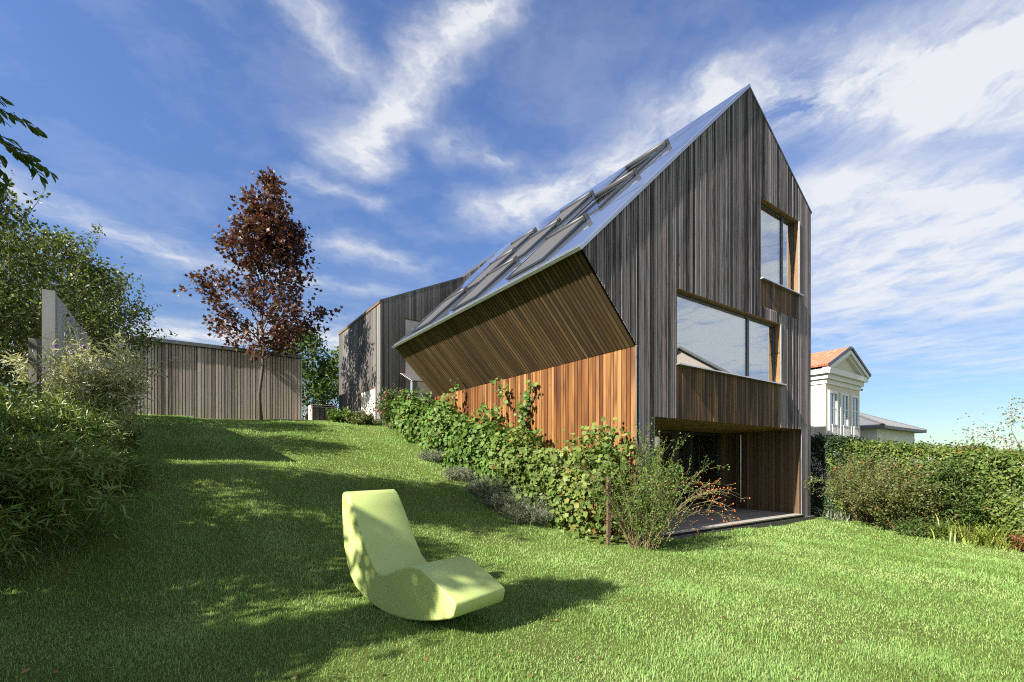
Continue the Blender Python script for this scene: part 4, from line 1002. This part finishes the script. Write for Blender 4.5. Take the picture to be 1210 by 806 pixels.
strap('iris', 'small pale grey-green iris clump beside the house plinth', 9.15, 13.25, 50, .62, LM['lav'], 133)
shrub('low_shrub', 'small rounded green shrub beside the strap-leaved clumps under the hedge', 'shrub', gz(9.62, 11.0), 46, .5, .45, 'small', LM['mid'], M['twig'], .05, 40, None, 134, rmax=.5)
shrub('reddish_shrub', 'low reddish brown shrub at the right edge under the hedge', 'shrub', gz(10.35, 9.3), 30, .42, .35, 'small', LM['red'], M['twig'], .05, 40, None, 135, rmax=.4)
shrub('red_shoot', 'upright shoot with red leaves sticking out of the hedge top', 'plant', gz(10.55, 10.9)+A3(0, 0, 1.7), 4, .5, .15, 'oval', LM['red'], M['twig'], .08, 22, None, 136)
tree('birch_tree', 'sparse tree with pale bare branches behind the hedge at the right edge', 'tree', gz(16.6, 15.2), [(1.2,.8),(2.0,1.5),(2.8,1.5),(3.2,1.0),(3.7,.1)], .07, (M['fence'], LM['coto']), 'small', n_limb=26, sub=4, per=10, lsize=.09, spread=.22, h0=1.2, seed=137, rise=.5)

# ------------------------------------------------------------------ lawn grass
def grass():
    rs = np.random.default_rng(77); P = []; S = []
    for (y0, y1, dens, hgt, wid) in ((2.3, 4.2, 9500, .029, .0019), (4.2, 6.5, 5200, .031, .0028), (6.5, 10, 3200, .034, .0036), (10, 21, 1300, .038, .0060)):
        xl, xr = -1.16*y1-.3, 1.16*y1+.3; n = int(dens*(xr-xl)*(y1-y0)); x = rs.uniform(xl, xr, n); y = rs.uniform(y0, y1, n)
        s, t = ST(x, y)
        ok = (np.abs(x) < 1.13*y+.2)
        ok &= ~((s > -.9) & (t > -.1)); ok &= ~((s > .3) & (s < 7.8) & (t > -.16)); ok &= s > -9
        hx = 9.35+(y-13.5)*(10.27-9.35)/(9.44-13.5)
        ok &= (x < hx+.1) | (s < 0)
        ok &= ~((t > 11.2) & (s > -6.8) & (s < 5))
        ok &= t < 15.6
        cl = np.sin(x*3.1+1.7*np.sin(y*2.3))*np.sin(y*2.7+1.3*np.sin(x*1.9))
        ok &= rs.uniform(0, 1, n) < .80+.2*cl
        x, y, cl = x[ok], y[ok], cl[ok]
        P.append(np.stack([x, y, G(x, y)-.004], -1)); S.append(np.stack([hgt*rs.lognormal(-.1, .35, len(x))*(1+.15*cl), np.full(len(x), wid)*rs.uniform(.7, 1.3, len(x))], -1))
    P = np.concatenate(P); S = np.concatenate(S); n = len(P)
    pat = np.sin(P[:,0]*1.7+2*np.sin(P[:,1]*1.1+.5))*np.sin(P[:,1]*1.9+1.5*np.sin(P[:,0]*1.3)); S[:,0] *= 1+.28*pat
    tall = rs.uniform(0, 1, n) < .012; S[tall, 0] *= 2.0
    a = rs.uniform(0, 2*np.pi, n); side = np.stack([np.cos(a), np.sin(a), 0*a], -1); fw = np.stack([-np.sin(a), np.cos(a), 0*a], -1)
    ln = rs.uniform(.15, 1.0, n)[:,None]; h = S[:,0:1]; w = S[:,1:2]
    m = P+fw*h*ln*.3+np.array([0,0,1])*h*.6; tip = P+fw*h*ln*.95+np.array([0,0,1])*h*(1-.25*ln)
    V = np.stack([P-side*w, P+side*w, m-side*w*.75, m+side*w*.75, tip], 1).reshape(-1, 3)
    o = (np.arange(n)*5)[:,None]; T = np.stack([o+[[0,1,3]], o+[[0,3,2]], o+[[2,3,4]]], 1).reshape(-1, 3)
    tint = np.clip(rs.normal(.45, .15, n)+.13*np.sin(P[:,0]*1.3+2*np.sin(P[:,1]*.9))+.09*np.sin(P[:,0]*4.1+P[:,1]*3.3)-.08*pat, 0, 1)
    dead = rs.uniform(0, 1, n) < .015; tint[dead] = 1
    lm = leafmat('grass_blade', [(.0,(.14,.22,.040)),(.45,(.262,.43,.125)),(.8,(.375,.52,.19)),(.97,(.45,.50,.22)),(1,(.52,.47,.28))], .45, .5, .2)
    tint = np.repeat(tint, 3)
    # clover between the blades
    fo = Foliage(); m_ = 9000; yy = 2.4+7*rs.uniform(0, 1, m_)**1.5; xx = rs.uniform(-1.13, 1.13, m_)*yy; cl = np.sin(xx*2.3+1.9*np.sin(yy*1.7))*np.sin(yy*2.9+1.1*np.sin(xx*2.1)); s, t = ST(xx, yy)
    ok = (cl > .25) & ~((s > -.9) & (t > -.2)) & (s > -9); xx, yy = xx[ok], yy[ok]; m_ = len(xx); q = np.stack([xx, yy, G(xx, yy)+rs.uniform(.012, .03, m_)], -1)
    for k in range(3):
        an = rs.uniform(0, 6.28, m_) if k == 0 else an+2.09
        fo.add(q, np.stack([np.cos(an), np.sin(an), 0*an+.15], -1), rs.uniform(.010, .017, m_), 'small', rs.uniform(.15, .5, m_), upbias=3)
    fT = np.concatenate(fo.T)+len(V); V = np.concatenate([V]+fo.V); T = np.concatenate([T, fT]); tint = np.concatenate([tint]+fo.t)
    o = mesh_np('lawn_grass', V, T, tint, lm); tag(o, 'short sunlit and shaded lawn grass over the slope', 'grass', kind='stuff')
grass()
rs = np.random.default_rng(8); fo = Foliage(); m_ = 420; yy = 2.6+11*rs.uniform(0, 1, m_)**1.3; xx = rs.uniform(-1.1, .9, m_)*yy; s_, t_ = ST(xx, yy); ok = ~((s_ > -1.0) & (t_ > -.2)) & (s_ > -9) & (xx < 8.5)
xx, yy = xx[ok], yy[ok]; q = np.stack([xx, yy, G(xx, yy)+.026], -1); fo.add(q, np.stack([rs.normal(size=len(xx)), rs.normal(size=len(xx)), .2*rs.normal(size=len(xx))], -1), rs.uniform(.025, .055, len(xx)), 'oval', rs.uniform(0, 1, len(xx)), upbias=2)
tag(fo.build('fallen_leaves', leafmat('dry_leaf', [(.0,(.10,.055,.02)),(.6,(.24,.14,.05)),(1,(.34,.26,.10))], .2), None), 'scattered dry brown leaves lying on the lawn', 'leaves', kind='stuff')

# ------------------------------------------------------------------ light, sky, camera
ELEV = math.radians(36.5)
hz = .79*A3(1,0,0)+.615*A3(0,1,0); hz = dR+.055*dL; hz /= np.linalg.norm(hz)
Ld = Vector((hz[0]*math.cos(ELEV), hz[1]*math.cos(ELEV), -math.sin(ELEV)))
sun = bpy.data.lights.new('sun', 'SUN'); sun.energy = 5.0; sun.angle = math.radians(.55); sun.color = (1, .93, .82)
so = bpy.data.objects.new('sun', sun); COL.objects.link(so); so.rotation_euler = Ld.to_track_quat('-Z', 'Y').to_euler(); so.location = (-20, -15, 25)
w = bpy.data.worlds.new('World'); sc.world = w; w.use_nodes = True; nt = w.node_tree; nt.nodes.clear()
out = N(nt, 'OutputWorld'); bg = N(nt, 'Background'); nt.links.new(bg.outputs[0], out.inputs[0])
sky = N(nt, 'TexSky', sky_type='NISHITA', sun_disc=False, sun_elevation=ELEV, sun_rotation=math.atan2(-hz[0], -hz[1]), altitude=300, air_density=1.0, dust_density=.6, ozone_density=3.0)
tc = N(nt, 'TexCoord').outputs['Generated']; sep = N(nt, 'SeparateXYZ'); nt.links.new(tc, sep.inputs[0])
zc = mth(nt, 'MAXIMUM', sep.outputs[2], .03)
cx = mth(nt, 'DIVIDE', sep.outputs[0], zc); cy = mth(nt, 'DIVIDE', sep.outputs[1], zc)
comb = N(nt, 'CombineXYZ'); nt.links.new(cx, comb.inputs[0]); nt.links.new(cy, comb.inputs[1])
def cnoise(vec, scale, detail, rough, loc=(0,0,0), sc_=(1,1,1), rot=0.0, dist=0.0):
    mp = N(nt, 'Mapping'); mp.inputs['Location'].default_value = loc; mp.inputs['Scale'].default_value = sc_; mp.inputs['Rotation'].default_value = (0, 0, rot)
    nt.links.new(vec, mp.inputs[0]); n = N(nt, 'TexNoise', i_Scale=scale, i_Detail=detail, i_Roughness=rough, i_Distortion=dist); nt.links.new(mp.outputs[0], n.inputs['Vector']); return n
wn = cnoise(comb.outputs[0], 2.6, 6, .6)
wv = N(nt, 'VectorMath', operation='SUBTRACT'); nt.links.new(wn.outputs['Color'], wv.inputs[0]); wv.inputs[1].default_value = (.5, .5, .5)
wm = N(nt, 'VectorMath', operation='MULTIPLY_ADD'); nt.links.new(wv.outputs[0], wm.inputs[0]); wm.inputs[1].default_value = (.34, .34, 0); nt.links.new(comb.outputs[0], wm.inputs[2])
wp = wm.outputs[0]
fib = cnoise(wp, 4.0, 8, .66, sc_=(1.5, .9, 1), rot=.55).outputs['Fac']
puff = cnoise(wp, 2.2, 9, .62, loc=(3.1, 1.7, 0)).outputs['Fac']
def streak(A, B, r0, r1, strength):
    A = np.array(A); B = np.array(B); d = B-A; L = float(np.linalg.norm(d)); d = d/L
    s0 = N(nt, 'VectorMath', operation='SUBTRACT'); nt.links.new(wp, s0.inputs[0]); s0.inputs[1].default_value = (A[0], A[1], 0)
    dt = N(nt, 'VectorMath', operation='DOT_PRODUCT'); nt.links.new(s0.outputs[0], dt.inputs[0]); dt.inputs[1].default_value = (d[0], d[1], 0)
    cr = N(nt, 'VectorMath', operation='DOT_PRODUCT'); nt.links.new(s0.outputs[0], cr.inputs[0]); cr.inputs[1].default_value = (-d[1], d[0], 0)
    u = mth(nt, 'DIVIDE', dt.outputs['Value'], L)
    uc = mth(nt, 'MULTIPLY', u, 1, clamp=True)
    over = mth(nt, 'MULTIPLY', mth(nt, 'SUBTRACT', u, uc), L)
    rad = mth(nt, 'MULTIPLY_ADD', uc, r1-r0, r0)
    dist = mth(nt, 'SQRT', mth(nt, 'ADD', mth(nt, 'POWER', mth(nt, 'ABSOLUTE', cr.outputs['Value']), 2), mth(nt, 'POWER', mth(nt, 'ABSOLUTE', over), 2)))
    q = mth(nt, 'SUBTRACT', 1, mth(nt, 'DIVIDE', dist, rad), clamp=True)
    return mth(nt, 'MULTIPLY', mth(nt, 'MULTIPLY', q, q), strength)
def px2(x, y): e = (546-y)/556; return ((x-605)/556/e, 1/e)
dens = None
for (a, b, r0, r1, st_) in (((-3.0, -2.0), (3.5, -2.0), 2.6, 2.6, 1.8), ((-.8, -.25), (.6, -.45), .75, .7, 1.6), ((3.0, -1.2), (6.5, 2.2), 2.2, 2.4, 1.2), ((2.2, .5), (5.2, .35), 1.1, 1.5, 1.0), (px2(425,195), px2(560,15), .18, .15, 1.3), (px2(560,15), px2(640,-60), .14, .12, .8), (px2(540,165), px2(585,180), .17, .15, .9), (px2(365,-10), px2(415,85), .12, .12, .75),  # leading pair: unseen clouds behind and overhead, added to lift the shadow fill
                            (px2(-40,200), px2(190,300), .22, .30, .75), (px2(350,210), px2(440,245), .10, .12, .6), (px2(400,285), px2(470,310), .22, .28, .75), (px2(600,250), px2(760,185), .34, .28, 1.3),
                            (px2(200,300), px2(420,340), .3, .35, .5), (px2(150,395), px2(430,400), .8, .8, 1.2), (px2(780,140), px2(900,100), .25, .2, .6), (px2(890,130), px2(1200,40), .30, .42, 1.5), (px2(900,150), px2(1250,130), .2, .25, .7),
                            (px2(1000,225), px2(1260,250), .5, .7, .8), (px2(960,300), px2(1260,330), .9, 1.1, .7), (px2(940,380), px2(1230,430), 1.6, 1.8, .55), (px2(1100,90), px2(1250,60), .25, .3, 1.0)):
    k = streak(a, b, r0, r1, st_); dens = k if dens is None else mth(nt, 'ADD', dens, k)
tex = mth(nt, 'MULTIPLY', mth(nt, 'MULTIPLY_ADD', fib, 2.1, mth(nt, 'MULTIPLY_ADD', puff, 2.3, -1.55)), 1.0, clamp=True)
veil = mth(nt, 'MULTIPLY', mth(nt, 'SUBTRACT', puff, .46), 1.0, clamp=True)
milk = mth(nt, 'ADD', mth(nt, 'ADD', streak(px2(1010,230), px2(1400,260), .75, 1.0, .55), streak(px2(980,340), px2(1400,360), 1.0, 1.3, .5)), streak(px2(960,110), px2(1300,70), .42, .55, .26))
milk = mth(nt, 'MULTIPLY', milk, mth(nt, 'MULTIPLY_ADD', puff, 1.2, .35))
veil = mth(nt, 'MULTIPLY_ADD', milk, 1.2, veil)
cov = mth(nt, 'MULTIPLY_ADD', dens, tex, mth(nt, 'MULTIPLY', veil, .7), clamp=True)
cov = mth(nt, 'MULTIPLY', mth(nt, 'SMOOTH_MIN', cov, .93, .2), mth(nt, 'MULTIPLY', mth(nt, 'SUBTRACT', sep.outputs[2], .02), 12, clamp=True))
SKY = 1.0
hsv = N(nt, 'HueSaturation', i_Saturation=1.10, i_Value=1.0); hsv.inputs['Hue'].default_value = .515; nt.links.new(sky.outputs[0], hsv.inputs['Color'])
air = N(nt, 'MapRange', interpolation_type='SMOOTHSTEP'); nt.links.new(sep.outputs[2], air.inputs['Value'])
for k_, v_ in (('From Min', 0.0), ('From Max', .6), ('To Min', .38), ('To Max', .67)): air.inputs[k_].default_value = v_
air3 = N(nt, 'VectorMath', operation='SCALE'); nt.links.new(hsv.outputs[0], air3.inputs[0]); nt.links.new(air.outputs[0], air3.inputs['Scale'])
air4 = N(nt, 'VectorMath', operation='MULTIPLY'); nt.links.new(air3.outputs[0], air4.inputs[0]); air4.inputs[1].default_value = (.92, 1.0, .97)
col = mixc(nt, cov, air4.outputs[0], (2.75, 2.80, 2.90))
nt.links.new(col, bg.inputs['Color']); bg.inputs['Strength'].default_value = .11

cam = bpy.data.cameras.new('camera'); co = bpy.data.objects.new('camera', cam); COL.objects.link(co)
co.location = (0, 0, EYE); co.rotation_euler = (math.pi/2, 0, 0); cam.sensor_width = 36; cam.lens = 556/1210*36; cam.shift_y = (546-403)/1210
cam.clip_start = .05; cam.clip_end = 5000; sc.camera = co
sc.view_settings.view_transform = 'Standard'; sc.view_settings.look = 'None'; sc.view_settings.exposure = 1.55; sc.view_settings.gamma = 1
sc.view_settings.use_curve_mapping = False
sc.cycles.use_denoising = False; sc.cycles.filter_width = 1.1; sc.cycles.max_bounces = 8; sc.cycles.transparent_max_bounces = 12; sc.cycles.sample_clamp_indirect = 8
